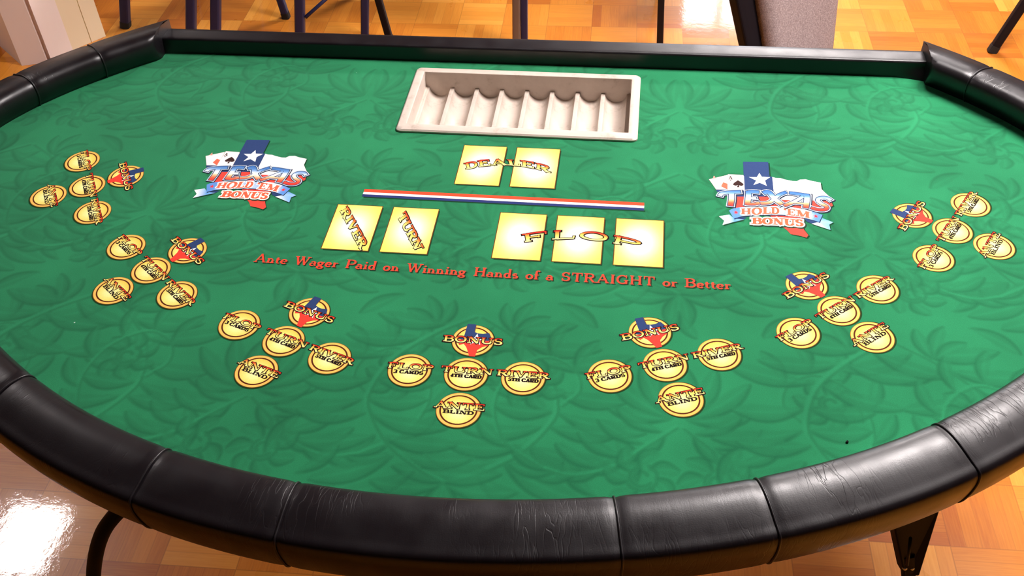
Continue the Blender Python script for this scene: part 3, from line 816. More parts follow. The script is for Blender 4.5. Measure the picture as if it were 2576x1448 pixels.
def text(ink, s, W_, H_, fmap, col, thick=.24, thin=.10, ser=.13, ser_t=.09, gap=.0, fat=0.0, layer=0, dx=0, dy=0, space=.35):
    """set text s on a W_ x H_ strip (layout units); fmap takes strip coordinates to the cloth"""
    adv = sum((G[c][0] if c != ' ' else space) + gap for c in s) - gap
    kx = W_ / (H_ * adv)                # horizontal stretch of the skeletons
    x = 0.0
    for c in s:
        if c == ' ':
            x += (space + gap) * kx; continue
        a, strokes, sers = G[c]
        for kind, pts in strokes:
            P = [((x + px * kx) * H_, py * H_) for px, py in pts]
            if kind == 'K': w = thick * H_
            elif kind == 'n': w = thin * H_
            else:
                w = []
                for i in range(len(P)):
                    p, q = P[max(i - 1, 0)], P[min(i + 1, len(P) - 1)]
                    d = math.hypot(q[0] - p[0], q[1] - p[1]) + 1e-9
                    w.append((thin + (thick - thin) * abs(q[1] - p[1]) / d) * H_)
            if len(P) == 2 and callable(col):
                P = [P[0], ((P[0][0] + P[1][0]) / 2, (P[0][1] + P[1][1]) / 2), P[1]]
                w = [w] * 3 if not isinstance(w, list) else [w[0], w[0], w[1]]
            ink.ribbon(P, w, col, layer, fat * H_, fmap, dx, dy)
        for (px, py) in sers:
            yy = py - ser_t / 2 if py > .5 else py + ser_t / 2
            cx_ = (x + px * kx) * H_
            ink.ribbon([(cx_ - (ser + thick / 2) * H_, yy * H_), (cx_ + (ser + thick / 2) * H_, yy * H_)], ser_t * H_, col, layer, fat * H_, fmap, dx, dy)
        x += (a + gap) * kx
def straight(x0, y0):
    return lambda x, y: (x0 + x, y0 + y)
def band(base, top, W_, H_):
    """map a strip onto the band between two drawn lines"""
    def ev(P, t):
        t = min(max(t, 0), 1) * (len(P) - 1); i = min(int(t), len(P) - 2); f = t - i
        if len(P) == 2: return np.array(P[0]) + (np.array(P[1]) - np.array(P[0])) * t
        Q = [np.array(P[max(i - 1, 0)]), np.array(P[i]), np.array(P[i + 1]), np.array(P[min(i + 2, len(P) - 1)])]
        if i == 0: Q[0] = 2 * Q[1] - Q[2]
        if i == len(P) - 2: Q[3] = 2 * Q[2] - Q[1]
        a, b_, c, d = Q
        return 0.5 * ((2 * b_) + (c - a) * f + (2 * a - 5 * b_ + 4 * c - d) * f * f + (3 * b_ - a - 3 * c + d) * f ** 3)
    def fm(x, y):
        t = x / W_; tc_ = min(max(t, 0), 1)
        p, q = ev(base, tc_), ev(top, tc_)
        e = (t - tc_) * (ev(base, 1) - ev(base, 0))
        r = p + (q - p) * (y / H_) + e
        return (r[0], r[1])
    return fm
def mixrgb(a, b_, t):
    t = min(max(t, 0), 1); return tuple(p + (q - p) * t for p, q in zip(a, b_))
def grad(stops, f):
    """colour by a function of position; stops = [(t, rgb)]"""
    def g(x, y):
        t = f(x, y)
        for (t0, c0), (t1, c1) in zip(stops[:-1], stops[1:]):
            if t <= t1: return mixrgb(c0, c1, (t - t0) / (t1 - t0))
        return stops[-1][1]
    return g

DARK = (.15, .05, .03)
SHADOW = (.05, .24, .13)
NAVYI = (.17, .25, .42)
REDI = (.93, .25, .20)
WESTERN = [(0, (1.0, .97, .62)), (.5, (1, .83, .36)), (.75, (.95, .45, .20)), (1.0, (.82, .12, .10))]

def disc(ink, r=.405):
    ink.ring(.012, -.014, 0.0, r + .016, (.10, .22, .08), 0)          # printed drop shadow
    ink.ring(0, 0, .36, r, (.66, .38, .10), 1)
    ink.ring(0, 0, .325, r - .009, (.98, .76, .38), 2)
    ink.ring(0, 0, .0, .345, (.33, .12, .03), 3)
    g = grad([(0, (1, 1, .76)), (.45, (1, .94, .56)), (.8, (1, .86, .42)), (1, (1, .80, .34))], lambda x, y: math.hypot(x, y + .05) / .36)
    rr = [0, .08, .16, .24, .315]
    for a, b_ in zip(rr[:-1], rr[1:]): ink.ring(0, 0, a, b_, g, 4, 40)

def western(ink, s, x0, x1, y0, y1, layer=6, bow=0.0):
    W_, H_ = x1 - x0, y1 - y0
    fm = lambda x, y: (x0 + x, y0 + y + bow * (1 - (2 * x / W_ - 1) ** 2))
    col = grad(WESTERN, lambda x, y: (y - y0) / H_)
    text(ink, s, W_, H_, fm, (.16, .05, .04), .30, .15, .12, .14, 0.02, .095, layer, .003, -.004)
    text(ink, s, W_, H_, fm, col, .25, .11, .10, .10, 0.02, 0.0, layer + 1)

def small(ink, s, x0, x1, y0, y1, layer=8):
    text(ink, s, x1 - x0, y1 - y0, straight(x0, y0), (.10, .04, .02), .40, .17, .10, .18, 0.02, 0.02, layer)

SPOTS = {}
def spot(kind, big, little, bx0, bx1, sx0, sx1):
    k = Ink(); disc(k)
    western(k, big, bx0, bx1, .022, .165)
    small(k, little, sx0, sx1, -.092, -.014)
    SPOTS[kind] = k
spot('flop', 'FLOP', '3 CARDS', -.43, .44, -.29, .27)
spot('turn', 'TURN', '4TH CARD', -.49, .50, -.28, .30)
spot('river', 'RIVER', '5TH CARD', -.50, .49, -.27, .29)
spot('ante', 'ANTE', 'BLIND', -.45, .47, -.27, .29)
k = Ink(); disc(k)
blue = [(-.165, .425), (.0, .425), (.0, .22), (.08, .19), (.17, .185), (.28, .22), (.335, .10), (.30, .0), (-.22, .0), (-.30, .03), (-.185, .10)]
k.poly([(x + .012, y - .012) for x, y in blue], (.45, .30, .1), 4.4)
k.poly(blue, NAVYI, 5)
k.poly([(-.32, -.01), (.34, .01), (.30, -.12), (.20, -.17), (.12, -.25), (.10, -.42), (-.01, -.42), (-.04, -.33), (-.10, -.19), (-.16, -.11), (-.24, -.15)], REDI, 5)
star = []
for q in range(10):
    r_ = .165 if q % 2 == 0 else .065
    star.append((.06 + r_ * math.sin(q * math.pi / 5), .02 + r_ * math.cos(q * math.pi / 5)))
k.poly(star, (1, 1, .98), 5.6)
western(k, 'BONUS', -.57, .58, -.075, .085, 6.5)
SPOTS['bonus'] = k

SEATS = [(-9.585, 4.616, -59.894), (-6.999, 1.942, -39.436), (-3.637, .191, -19.601), (0.0, -.335, -.114), (3.642, .226, 19.82), (6.958, 1.953, 39.374), (9.561, 4.575, 59.373)]
SEATNAME = ['far left', 'second from the left', 'third from the left', 'centre', 'third from the right', 'second from the right', 'far right']
OFF = {'flop': (-1.064, 0), 'bonus': (0, .869), 'turn': (0, 0), 'ante': (0, -.862), 'river': (1.064, 0)}
WORD = {'flop': 'FLOP 3 CARDS', 'turn': 'TURN 4TH CARD', 'river': 'RIVER 5TH CARD', 'ante': 'ANTE BLIND', 'bonus': 'BONUS over a blue and red state map'}
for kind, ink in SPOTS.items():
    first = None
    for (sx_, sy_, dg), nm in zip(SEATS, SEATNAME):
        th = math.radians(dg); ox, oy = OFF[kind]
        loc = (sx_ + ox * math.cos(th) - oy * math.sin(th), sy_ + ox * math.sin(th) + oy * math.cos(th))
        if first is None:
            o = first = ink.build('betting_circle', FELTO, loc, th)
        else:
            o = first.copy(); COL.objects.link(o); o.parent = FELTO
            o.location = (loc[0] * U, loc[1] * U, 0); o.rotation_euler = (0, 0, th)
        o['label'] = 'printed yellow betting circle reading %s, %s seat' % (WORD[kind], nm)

# card boxes
CH = 1.489
CARDS = {'dealer left': (-1.1346, 6.8536), 'dealer right': (.1267, 6.8536), 'RIVER': (-3.5993, 4.4126), 'TURN': (-2.3357, 4.4126),
         'flop left': (.0437, 4.4126), 'flop middle': (1.2974, 4.4126), 'flop right': (2.5649, 4.4126)}
def lineword(ink, s, base, top, W_, H_, layer=6, thick=.30, thin=.13, rev=False):
    fm = band(base, top, W_, H_)
    # colour follows the height inside the strip: evaluate against the local band
    B0, B1, T0 = np.array(base[0]), np.array(base[-1]), np.array(top[0])
    def hgt(x, y):
        p = np.array((x, y))
        best = None
        for i in range(len(base) - 1):
            a, b_ = np.array(base[i]), np.array(base[i + 1])
            d = b_ - a; t = np.clip(np.dot(p - a, d) / np.dot(d, d), 0, 1)
            q = a + d * t; dd = np.hypot(*(p - q))
            if best is None or dd < best[0]:
                n_ = np.array([-d[1], d[0]]) / np.hypot(*d)
                best = (dd, np.dot(p - q, n_))
        return best[1] / H_
    col = grad(WESTERN, hgt)
    text(ink, s, W_, H_, fm, (.10, .03, .03), thick + .03, thin + .03, .13, .14, 0.02, .075, layer, .006, -.006)
    text(ink, s, W_, H_, fm, col, thick, thin, .11, .12, 0.02, 0.0, layer + 1)
for nm, (x, y) in CARDS.items():
    k = Ink()
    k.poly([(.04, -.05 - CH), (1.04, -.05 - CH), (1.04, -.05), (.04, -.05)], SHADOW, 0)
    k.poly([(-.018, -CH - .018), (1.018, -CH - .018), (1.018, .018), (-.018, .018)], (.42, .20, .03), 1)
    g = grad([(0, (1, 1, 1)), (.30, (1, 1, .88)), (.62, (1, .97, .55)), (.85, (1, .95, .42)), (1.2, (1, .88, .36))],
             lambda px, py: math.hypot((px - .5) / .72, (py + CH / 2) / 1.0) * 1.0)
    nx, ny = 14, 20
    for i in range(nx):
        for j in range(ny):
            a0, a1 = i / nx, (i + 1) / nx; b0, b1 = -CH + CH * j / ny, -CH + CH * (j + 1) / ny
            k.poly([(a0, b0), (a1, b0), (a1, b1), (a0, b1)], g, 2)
    if nm in ('RIVER', 'TURN'):
        bs, tp = (RIVERT if nm == 'RIVER' else TURNT)
        bs = [(px - x, py - y) for px, py in bs]; tp = [(px - x, py - y) for px, py in tp]
        ln = math.hypot(bs[1][0] - bs[0][0], bs[1][1] - bs[0][1])
        lineword(k, nm, bs, tp, ln, .235, 4)
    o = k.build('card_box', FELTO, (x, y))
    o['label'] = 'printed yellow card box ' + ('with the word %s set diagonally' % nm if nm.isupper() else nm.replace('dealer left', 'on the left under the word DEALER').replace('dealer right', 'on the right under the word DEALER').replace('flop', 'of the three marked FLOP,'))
k = Ink(); lineword(k, 'DEALER', DEALER[0], DEALER[1], 2.12, .235, 4)
k.build('dealer_lettering', FELTO)['label'] = 'arched word DEALER in yellow and red western letters'
k = Ink(); lineword(k, 'FLOP', FLOPT[0], FLOPT[1], 2.62, .27, 4)
k.build('flop_lettering', FELTO)['label'] = 'arched word FLOP in large yellow western letters'
# stripe
k = Ink()
k.poly([(-3.10, 4.70), (3.17, 4.70), (3.17, 4.74), (-3.10, 4.74)], SHADOW, 0)
for (a, b_, c) in ((4.90, 5.01, (.90, .30, .18)), (4.82, 4.90, (1, .97, .94)), (4.735, 4.82, (.16, .20, .42))):
    k.poly([(-3.14, a), (3.14, a), (3.14, b_), (-3.14, b_)], c, 1)
k.build('divider_stripe', FELTO)['label'] = 'printed red, white and blue dividing stripe'
# sentence
k = Ink()
S_ = 'Ante Wager Paid on Winning Hands of a STRAIGHT or Better'
fm = lambda x, y: (-4.92 + x, 2.345 + 0.0018 * (x - 4.9) ** 2 + y)
text(k, S_, 9.84, .255, fm, (.10, .20, .12), .15, .07, .07, .05, .035, .02, 0, .028, -.03, .42)
text(k, S_, 9.84, .255, fm, (.97, .27, .19), .145, .060, .07, .05, .035, .012, 1, 0, 0, .42)
k.build('sentence_lettering', FELTO)['label'] = 'red serif line reading Ante Wager Paid on Winning Hands of a STRAIGHT or Better'

# logo
def logo():
    k = Ink()
    allp = [LOGO_BLUE, LOGO_WHITE, LOGO_RED, LOGO_CARD_D, LOGO_CARD_S]
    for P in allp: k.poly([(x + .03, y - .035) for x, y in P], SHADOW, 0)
    k.poly(LOGO_RED, (.93, .29, .24), 1)
    k.poly(LOGO_WHITE, (1, .98, .96), 1.6)
    k.poly(LOGO_BLUE, (.18, .26, .44), 2.2)
    k.poly(LOGO_STAR, (1, .99, .97), 2.8)
    for P in (LOGO_CARD_D, LOGO_CARD_S):
        c = np.mean(P, 0)
        k.poly([tuple(c + (np.array(p) - c) * 1.02) for p in P], (.75, .55, .45), 2.8)
        k.poly(P, (1, .985, .95), 3.2)
    k.poly(LOGO_DIAMOND, (.96, .42, .32), 3.7)
    k.poly(LOGO_SPADE, (.22, .13, .12), 3.7)
    text(k, 'A', .085, .12, straight(-.845, .60), (.3, .2, .2), .22, .12, .1, .1, layer=3.7)
    text(k, 'A', .07, .10, straight(-1.20, .60), (.95, .6, .55), .22, .12, .1, .1, layer=3.7)
    k.poly(LOGO_PIP, (.3, .2, .2), 3.7)
    # streamer tails and folds
    wb = lambda ax, bx: grad([(0, (1, 1, 1)), (.35, (.90, .95, 1)), (.6, (.36, .60, .86)), (1, (.55, .74, .93))], lambda x, y: (x - ax) / (bx - ax))
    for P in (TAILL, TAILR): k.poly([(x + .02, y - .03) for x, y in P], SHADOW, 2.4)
    k.poly(TAILL, wb(-1.10, -.62), 3); k.poly(TAILR, wb(.80, 1.26), 3)
    k.poly(FOLDL, (.16, .25, .42), 3.4); k.poly(FOLDR, (.16, .25, .42), 3.4)
    # banner
    def up(P, n): return [(p.x, p.y) for p in smooth_path([(x, y, 0) for x, y in P], n)]
    T_, B_ = up(BAN, 5), up(BANB, 5)
    bl, wh = (.38, .58, .86), (.93, .95, 1.0)
    col = grad([(-.9, bl), (-.66, bl), (-.5, wh), (-.1, wh), (.0, (.55, .70, .92)), (.12, wh), (.3, (.58, .72, .93)), (.45, wh), (.78, wh), (.9, bl), (1.1, bl)], lambda x, y: x)
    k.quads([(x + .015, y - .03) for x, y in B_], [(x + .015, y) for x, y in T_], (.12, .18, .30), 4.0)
    k.quads(B_, T_, col, 4.5)
    for (x, y) in RSTARS:
        pts = [(x + (.06 if q % 2 == 0 else .025) * math.sin(q * math.pi / 5), y + (.07 if q % 2 == 0 else .03) * math.cos(q * math.pi / 5)) for q in range(10)]
        k.poly(pts, (.90, .25, .28), 5)
    fmh = band(HOLD[0], HOLD[1], 1.46, .19)
    text(k, "HOLD 'EM", 1.46, .19, fmh, (1, .95, .93), .34, .17, .10, .13, .06, .10, 5.2, 0, 0, .3)
    text(k, "HOLD 'EM", 1.46, .19, fmh, (.94, .42, .30), .33, .13, .08, .12, .06, 0, 6.0, 0, 0, .3)
    fmb = band(BON[0], BON[1], 1.06, .21)
    text(k, 'BONUS', 1.06, .21, fmb, (.10, .22, .15), .36, .17, .12, .13, .04, .19, 4.4, .02, -.03)
    text(k, 'BONUS', 1.06, .21, fmb, (1, .97, .92), .34, .16, .12, .13, .04, .15, 5.0)
    text(k, 'BONUS', 1.06, .21, fmb, (.94, .40, .27), .34, .14, .10, .12, .04, 0, 6.0)
    # big brush word
    tx0, ty0 = TEXG[1]; tx1, ty1 = TEXG[3]
    def hgt(x, y):
        t = (x - tx0) / (tx1 - tx0)
        lo = -.36 + .0 * t + .02 * t; hi = .19 + .0 * t
        return (y - lo) / (hi - lo)
    gc = grad([(0, (.84, .22, .20)), (.20, (.94, .38, .26)), (.40, (1, .80, .58)), (.52, (1, 1, 1)), (.66, (.93, .96, 1)), (.82, (.45, .64, .86)), (1.0, (.25, .45, .72))], hgt)
    for lay, fat, c, ddx, ddy in ((6.4, .050, (.13, .16, .24), .012, -.016), (6.9, .037, (.80, .86, .92), 0, 0), (7.4, .020, (.22, .28, .40), 0, 0)):
        for P, w in TEX:
            Q = up(P, 4) if len(P) > 2 else P
            k.ribbon(Q, w, c, lay, fat, None, ddx, ddy)
    for P, w in TEX:
        Q = up(P, 5) if len(P) > 2 else [tuple(np.array(P[0]) + (np.array(P[1]) - np.array(P[0])) * t) for t in (0, .25, .5, .75, 1)]
        A2 = []
        # two half-width strips so the tint can change across wide strokes too
        k.ribbon(Q, w, gc, 8.0)
    return k
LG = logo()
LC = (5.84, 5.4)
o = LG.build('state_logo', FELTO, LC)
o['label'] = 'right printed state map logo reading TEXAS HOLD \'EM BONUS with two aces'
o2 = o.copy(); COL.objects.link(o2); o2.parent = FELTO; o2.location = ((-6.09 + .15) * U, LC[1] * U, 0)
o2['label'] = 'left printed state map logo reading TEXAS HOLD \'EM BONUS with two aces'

# ------------------------------------------------------------------ chip tray
TR = tag(empty('chip_tray', (0, 8.72 * U, ZF)), 'empty ivory plastic chip tray with eight tubes set into the green felt', 'chip tray')
TY = 8.72
def tray():
    def R2(x0, x1, y0, y1, r, n=5):
        out = []
        for cx_, cy_, a0 in ((x1 - r, y1 - r, 0), (x0 + r, y1 - r, 90), (x0 + r, y0 + r, 180), (x1 - r, y0 + r, 270)):
            out += arc(cx_, cy_, r, r, a0, a0 + 90, n)
        return out
    bm = bmesh.new()
    loops = []
    OX0, OX1, OY0, OY1 = -2.90, 2.92, 7.28 - TY, 10.15 - TY
    IX0, IX1, IY0, IY1 = -2.66, 2.69, 7.56 - TY, 9.915 - TY
    for (d, z, inner) in ((0.0, .004, 0), (0.0, .045, 0), (.035, .08, 0), (.12, .085, 0), (-.03, .085, 1), (-.008, .075, 1), (0.0, .04, 1), (.012, -.63, 1)):
        if not inner: P = R2(OX0 + d, OX1 - d, OY0 + d, OY1 - d, .13 - d * .5)
        else: P = R2(IX0 + d, IX1 - d, IY0 + d, IY1 - d, .03)
        loops.append([bm.verts.new((x * U, y * U, z * U)) for x, y in P])
    for a, b_ in zip(loops[:-1], loops[1:]):
        n = len(a)
        for i in range(n): bm.faces.new((a[i], a[(i + 1) % n], b_[(i + 1) % n], b_[i]))
    o = obj('rim', bm, TRAY, TR, smooth=True)
    o.modifiers.new('s', 'EDGE_SPLIT').split_angle = math.radians(40)
    # end wall below the rim, both ends and floor around the tubes
    pitch = (IX1 - IX0) / 8.15
    xl = (IX0 + IX1) / 2 - 4 * pitch
    zr, zb = -.36, -.615
    half = pitch / 2
    def prof(n=14):
        rw = .052       # half-width of the flat top of a divider
        R = ((half - rw) ** 2 + (zr - zb) ** 2) / (2 * (zr - zb))
        cz = zb + R; a1 = math.asin(min(1, (half - rw) / R))
        P = [(-half, zr), (-half + rw * .8, zr + .002)]
        P += [(R * math.sin(-a1 + 2 * a1 * i / n), cz - R * math.cos(-a1 + 2 * a1 * i / n)) for i in range(n + 1)]
        return P + [(half - rw * .8, zr + .002), (half, zr)]
    P = prof()
    first = None
    for i in range(8):
        cx_ = xl + pitch * (i + .5)
        if first is None:
            bm = bmesh.new()
            rows = []
            for y in (IY0 - .02, IY0 + .3, 0, IY1 - .3, IY1 + .02):
                rows.append([bm.verts.new((x * U, y * U, z * U)) for x, z in P])
            lowr = []
            for y in (IY0 - .02, IY1 + .02):
                lowr.append([bm.verts.new((x * U, y * U, (zb - .06) * U)) for x in (-half, half)])
            for a, b_ in zip(rows[:-1], rows[1:]):
                for q in range(len(P) - 1): bm.faces.new((a[q], a[q + 1], b_[q + 1], b_[q]))
            bm.faces.new((lowr[0][0], lowr[0][1], lowr[1][1], lowr[1][0]))
            bm.faces.new(rows[0] + [lowr[0][1], lowr[0][0]])
            bm.faces.new(list(reversed(rows[-1])) + [lowr[1][0], lowr[1][1]])
            bm.faces.new([r[0] for r in rows] + [lowr[1][0], lowr[0][0]])
            bm.faces.new([r[-1] for r in reversed(rows)] + [lowr[0][1], lowr[1][1]])
            first = obj('tube', bm, TRAY, TR, smooth=True)
            first.modifiers.new('s', 'EDGE_SPLIT').split_angle = math.radians(35)
            first.location = (cx_ * U, 0, 0)
        else:
            c = first.copy(); COL.objects.link(c); c.parent = TR; c.location = (cx_ * U, 0, 0)
    # side ledges between the outer tubes and the wall
    for a, b_ in ((IX0 - .01, xl), (xl + 8 * pitch, IX1 + .01)):
        bm = bmesh.new(); box(bm, ((a + b_) / 2 * U, (IY0 + IY1) / 2 * U, (zr - .10) * U), (abs(b_ - a) * U, (IY1 - IY0) * U, .24 * U))
        obj('side_ledge', bm, TRAY, TR)
tray()

# ------------------------------------------------------------------ table legs
def unproj(u, v, z):
    d = _F * FOCAL_PX + _R * (u - 1288) - _U * (v - 724)
    t = (z - CAM_POS.z) / d.z
    return CAM_POS + d * t

def leg_with_foot(bm, foot, name='leg'):
    o = obj(name, bm, BLACKMETAL, smooth=True)
    o.modifiers.new('s', 'EDGE_SPLIT').split_angle = math.radians(40)
    tpart(o)
    d = Vector((0, 0, 1))
    bm = bmesh.new(); tube(bm, [foot, foot + Vector((0, 0, .028))], 0.015, 16)
    obj('rubber_foot', bm, RUBBER, o)
    return o
def table_legs():
    # left end: bent round tube, splayed outwards
    L1 = [unproj(372, 1232, .712), unproj(330, 1258, .688), unproj(294, 1290, .658), unproj(266, 1325, .625), unproj(251, 1357, .59), unproj(242, 1390, .55), unproj(237, 1422, .505), unproj(235, 1450, .465)]
    d = (L1[-1] - L1[-2]).normalized()
    L1.append(L1[-1] + d * .12)
    k = (L1[-1].z - .0) / -d.z
    foot = L1[-1] + Vector((d.x * .45, d.y * .45, d.z)) * (L1[-1].z / -d.z)
    L1.append(foot)
    bm = bmesh.new(); tube(bm, smooth_path(L1, 7), 0.0100, 18); leg_with_foot(bm, foot)
    L2 = [Vector((p.x, .56 - p.y, p.z)) for p in L1]
    bm = bmesh.new(); tube(bm, smooth_path(L2, 7), 0.0100, 18); leg_with_foot(bm, L2[-1])
    # right end: square folding leg under a tapered bracket with two rivets
    A_, B_ = unproj(2284, 1425, .56), unproj(2287, 1475, .505)
    d = (B_ - A_).normalized()
    foot = A_ + Vector((d.x * .35, d.y * .35, d.z)) * (A_.z / -d.z)
    for mirror in (0, 1):
        fl = (lambda p: Vector((p.x, .56 - p.y, p.z))) if mirror else (lambda p: p)
        bm = bmesh.new(); tube(bm, [fl(A_ - d * .04), fl(A_), fl(B_), fl(foot)], 0.0088, 16, square=True)
        o = leg_with_foot(bm, fl(foot))
        q = [unproj(2233, 1280, .700), unproj(2360, 1245, .705), unproj(2303, 1432, .555), unproj(2265, 1432, .55)]
        n = (q[1] - q[0]).cross(q[3] - q[0]).normalized() * .010
        bm = bmesh.new()
        fr = [bm.verts.new(fl(p + n)) for p in q]; bk = [bm.verts.new(fl(p - n)) for p in q]
        bm.faces.new(fr); bm.faces.new(list(reversed(bk)))
        for i in range(4): bm.faces.new((fr[i], fr[(i + 1) % 4], bk[(i + 1) % 4], bk[i]))
        obj('bracket', bm, BLACKMETAL, o, bevel=.002)
        # fold line of the bracket and strut up to the deck
        bm = bmesh.new(); tube(bm, [fl(unproj(2284, 1345, .668) + Vector((0, -.009, .007))), fl(unproj(2276, 1412, .59) + Vector((0, -.009, .007)))], .002, 10)
        obj('strut', bm, BLACKMETAL, o, smooth=True)
        bm = bmesh.new(); tube(bm, [fl((q[0] + q[1]) / 2), fl((q[0] + q[1]) / 2 + Vector((-.03, .04, .012)))], .009, 12, square=True)
        obj('hinge', bm, BLACKMETAL, o)
        for u_ in (2276, 2294):
            c = unproj(u_, 1427, .558)
            vd = (CAM_POS - c).normalized()
            bm = bmesh.new(); bmesh.ops.create_uvsphere(bm, u_segments=12, v_segments=8, radius=.0036, matrix=Matrix.Translation(fl(c + vd * .015)))
            obj('rivet', bm, STEEL, o, smooth=True)
table_legs()

# ------------------------------------------------------------------ folding chairs behind the dealer side
SEATV, *_ = new_mat('dark_vinyl_pad', (0.02, 0.018, 0.03), 0.5)
def chair(label, front, rear, mats=None, extra=None, r=.0155, rr=.0135):
    """front, rear: pairs of (foot, point at seat height)"""
    root = tag(empty('folding_chair', tuple((Vector(front[0][0]) + Vector(front[1][0])) / 2)), label, 'chair', 'folding chairs behind the card table')
    off = -root.location
    S = lambda p: Vector(p) + off
    tops = []
    for k, (f, t) in enumerate(front):
        f, t = Vector(f), Vector(t); top = t + (t - f) / .44 * .40 + Vector((0, .03, 0))
        tops.append(top)
        bm = bmesh.new(); tube(bm, [S(f + (t - f) * .04), S(t), S(top)], r, 20, square=True)
        o = obj('leg', bm, (mats or (NAVY,) * 4)[k], root, smooth=True)
        o.modifiers.new('s', 'EDGE_SPLIT').split_angle = math.radians(35)
        bm = bmesh.new(); tube(bm, [S(f), S(f + (t - f) * .05)], r * 1.08, 20, square=True)
        obj('rubber_foot', bm, RUBBER, o)
    for k, (f, t) in enumerate(rear):
        f, t = Vector(f), Vector(t)
        bm = bmesh.new(); tube(bm, [S(f + (t - f) * .04), S(t)], rr, 20, square=True)
        o = obj('leg', bm, (mats or (NAVY,) * 4)[2 + k], root, smooth=True)
        o.modifiers.new('s', 'EDGE_SPLIT').split_angle = math.radians(35)
        bm = bmesh.new(); tube(bm, [S(f), S(f + (t - f) * .05)], rr * 1.08, 20, square=True)
        obj('rubber_foot', bm, RUBBER, o)
    a, b_ = Vector(front[0][1]), Vector(front[1][1])
    ax = (b_ - a).normalized(); w = (b_ - a).length; n = Vector((-ax.y, ax.x, 0))
    if n.y < 0: n = -n
    rot = Matrix((ax, n, Vector((0, 0, 1)))).transposed()
    bm = bmesh.new()
    cs = [a, b_, Vector(rear[1][1]), Vector(rear[0][1])]
    mid = sum(cs, Vector()) / 4
    cs = [mid + (p - mid) * 0.96 for p in cs]
    if (cs[2] - cs[1]).length < .2: cs[2] = cs[1] + n * .34; cs[3] = cs[0] + n * .34
    lo = [bm.verts.new(S(Vector((p.x, p.y, .442)))) for p in cs]; hi = [bm.verts.new(S(Vector((p.x, p.y, .472)))) for p in cs]
    bm.faces.new(lo); bm.faces.new(hi)
    for i in range(4): bm.faces.new((lo[i], lo[(i + 1) % 4], hi[(i + 1) % 4], hi[i]))
    obj('seat', bm, SEATV, root, bevel=.010)
    c = (tops[0] + tops[1]) / 2 - Vector((0, 0, .09))
    bm = bmesh.new(); box(bm, S(c), (w - .01, .02, .17), rot)
    obj('backrest', bm, NAVY, root, bevel=.008)
    if extra:
        bm = bmesh.new(); tube(bm, [S(p) for p in extra], .006, 12)
        obj('stretcher', bm, NAVY, root, smooth=True)
    return root
chair('navy metal folding chair nearest the white column', [((-1.585, 2.149, 0), (-1.488, 2.192, .44)), ((-1.287, 1.984, 0), (-1.187, 2.021, .44))],
      [((-1.56, 2.72, 0), (-1.50, 2.46, .44)), ((-1.27, 2.62, 0), (-1.23, 2.38, .44))])
chair('navy metal folding chair with a diagonal stretcher, second from the white column', [((-1.202, 1.986, 0), (-1.107, 2.017, .44)), ((-.924, 2.031, 0), (-.856, 2.052, .44))],
      [((-1.034, 2.248, 0), (-1.081, 2.232, .44)), ((-.80, 2.46, 0), (-.84, 2.26, .44))], extra=[unproj(768, 44, .12), unproj(822, -4, .16), Vector((-.72, 2.30, .24))], rr=.0125)
chair('metal folding chair with one greyish leg, directly behind the middle of the dealer rail', [((-.71, 2.061, 0), (-.655, 2.077, .44)), ((-.201, 2.058, 0), (-.189, 2.06, .44))],
      [((-.634, 2.110, 0), (-.690, 2.092, .44)), ((-.178, 2.085, 0), (-.170, 2.088, .44))], mats=(NAVY, GREYMETAL, SHELL, NAVY), r=.0125, rr=.0115)
chair('dark metal folding chair partly behind the grey padded chair', [((.264, 2.08, 0), (.246, 2.079, .44)), ((.66, 2.09, 0), (.65, 2.09, .44))],
      [((.27, 2.62, 0), (.25, 2.33, .44)), ((.66, 2.62, 0), (.65, 2.33, .44))], mats=(SHELL,) * 4, r=.0105, rr=.0105)
chair('dark metal folding chair at the far right with one splayed leg in view', [((1.315, 2.170, 0), (1.455, 2.20, .44)), ((1.80, 2.05, 0), (1.80, 2.14, .44))],
      [((1.52, 2.68, 0), (1.50, 2.38, .44)), ((1.95, 2.6, 0), (1.90, 2.34, .44))], mats=(SHELL,) * 4, r=.0135)

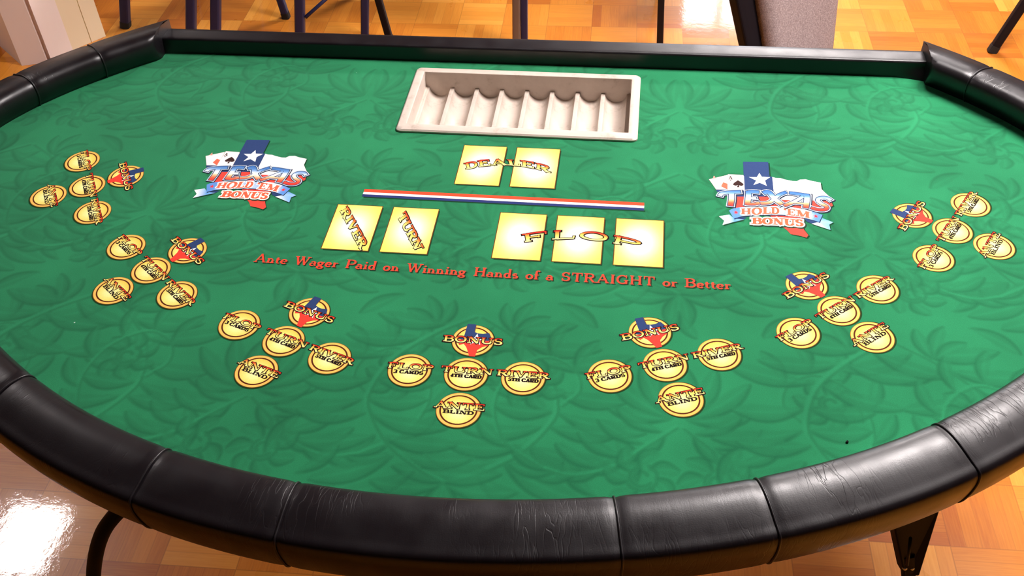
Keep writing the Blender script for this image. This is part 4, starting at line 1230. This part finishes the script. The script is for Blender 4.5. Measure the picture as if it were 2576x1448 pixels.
def on_y(u, v, y):
    d = _F * FOCAL_PX + _R * (u - 1288) - _U * (v - 724)
    return CAM_POS + d * ((y - CAM_POS.y) / d.y)
def padded_chair():
    yl, yr = 1.36, 1.50
    BL, BR, TL, TR_ = on_y(1926, 118, yl), on_y(2092, 118, yr), on_y(1908, 0, yl + .02), on_y(2106, 0, yr + .02)
    root = tag(empty('padded_chair', ((BL.x + BR.x) / 2, 1.3, 0)), 'grey tweed padded chair with black shell standing behind the dealer rail', 'chair')
    off = -root.location
    up_l, up_r = (TL - BL), (TR_ - BR)
    def pt(s, t):     # s across, t up, t=0 at the seat, 1 at the frame edge
        tt = t
        p = (BL + up_l * tt).lerp(BR + up_r * tt, s)
        return p
    nrm = (BR - BL).cross(up_l).normalized()
    if nrm.y > 0: nrm = -nrm
    def panel(s0, s1, t0, t1, depth, bulge, nx=16, ny=18, back=0.0):
        bm = bmesh.new()
        fr, bk = [], []
        for j in range(ny + 1):
            r1, r2 = [], []
            for i in range(nx + 1):
                a, b_ = i / nx, j / ny
                # rounded outline
                sa = s0 + (s1 - s0) * a; tb = t0 + (t1 - t0) * b_
                e = max(0, 1 - min(a, 1 - a) / .16); g = max(0, 1 - min(b_, 1 - b_) / .10)
                q = max(0.0, 1 - (e ** 2 + g ** 2)) ** .5 if e * e + g * g < 1 else 0
                p = pt(sa, tb)
                # corners pulled in
                r1.append(bm.verts.new(p + off + nrm * (-back + bulge * q)))
                r2.append(bm.verts.new(p + off + nrm * (-back - depth)))
            fr.append(r1); bk.append(r2)
        for j in range(ny):
            for i in range(nx):
                bm.faces.new((fr[j][i], fr[j][i + 1], fr[j + 1][i + 1], fr[j + 1][i]))
                bm.faces.new((bk[j][i], bk[j + 1][i], bk[j + 1][i + 1], bk[j][i + 1]))
        for j in range(ny):
            bm.faces.new((fr[j][0], fr[j + 1][0], bk[j + 1][0], bk[j][0])); bm.faces.new((fr[j][nx], bk[j][nx], bk[j + 1][nx], fr[j + 1][nx]))
        for i in range(nx):
            bm.faces.new((fr[0][i], bk[0][i], bk[0][i + 1], fr[0][i + 1])); bm.faces.new((fr[ny][i], fr[ny][i + 1], bk[ny][i + 1], bk[ny][i]))
        return bm
    obj('backrest', panel(0, 1, -.9, 3.3, .012, .022), GREYFAB, root, smooth=True)
    obj('backrest_shell', panel(-.20, 1.035, -.95, 3.4, .03, .004, back=.016), SHELL, root, bevel=.006)
    c = (BL + BR) / 2
    ax = (BR - BL); ax.z = 0; ax.normalize(); n = Vector((ax.y, -ax.x, 0))
    rot = Matrix((ax, n, Vector((0, 0, 1)))).transposed()
    sc = Vector((c.x, c.y, .33)) + n * .17 - ax * .03
    bm = bmesh.new(); box(bm, sc + off, (.22, .30, .05), rot)
    obj('seat', bm, GREYFAB, root, bevel=.02)
    for sx_, sy_ in ((-1, -1), (1, -1), (1, 1), (-1, 1)):
        a = sc + ax * sx_ * .09 + n * sy_ * .11; a.z = .32
        b_ = sc + ax * sx_ * .12 + n * sy_ * .14; b_.z = 0
        bm = bmesh.new(); tube(bm, [a + off, b_ + off], .011, 14)
        obj('leg', bm, BLACKMETAL, root, smooth=True)
padded_chair()

# a crumb on the felt
bm = bmesh.new(); bmesh.ops.create_icosphere(bm, subdivisions=2, radius=.0016)
for v in bm.verts: v.co *= 1 + .25 * math.sin(v.co.x * 3000 + v.co.y * 1700)
cr = obj('crumb', bm, SHELL)
p = unproj(2131, 1112, ZF); cr.location = (p.x, p.y, ZF + .0012)
tag(cr, 'tiny black crumb lying on the green felt near the right padded rail', 'crumb')
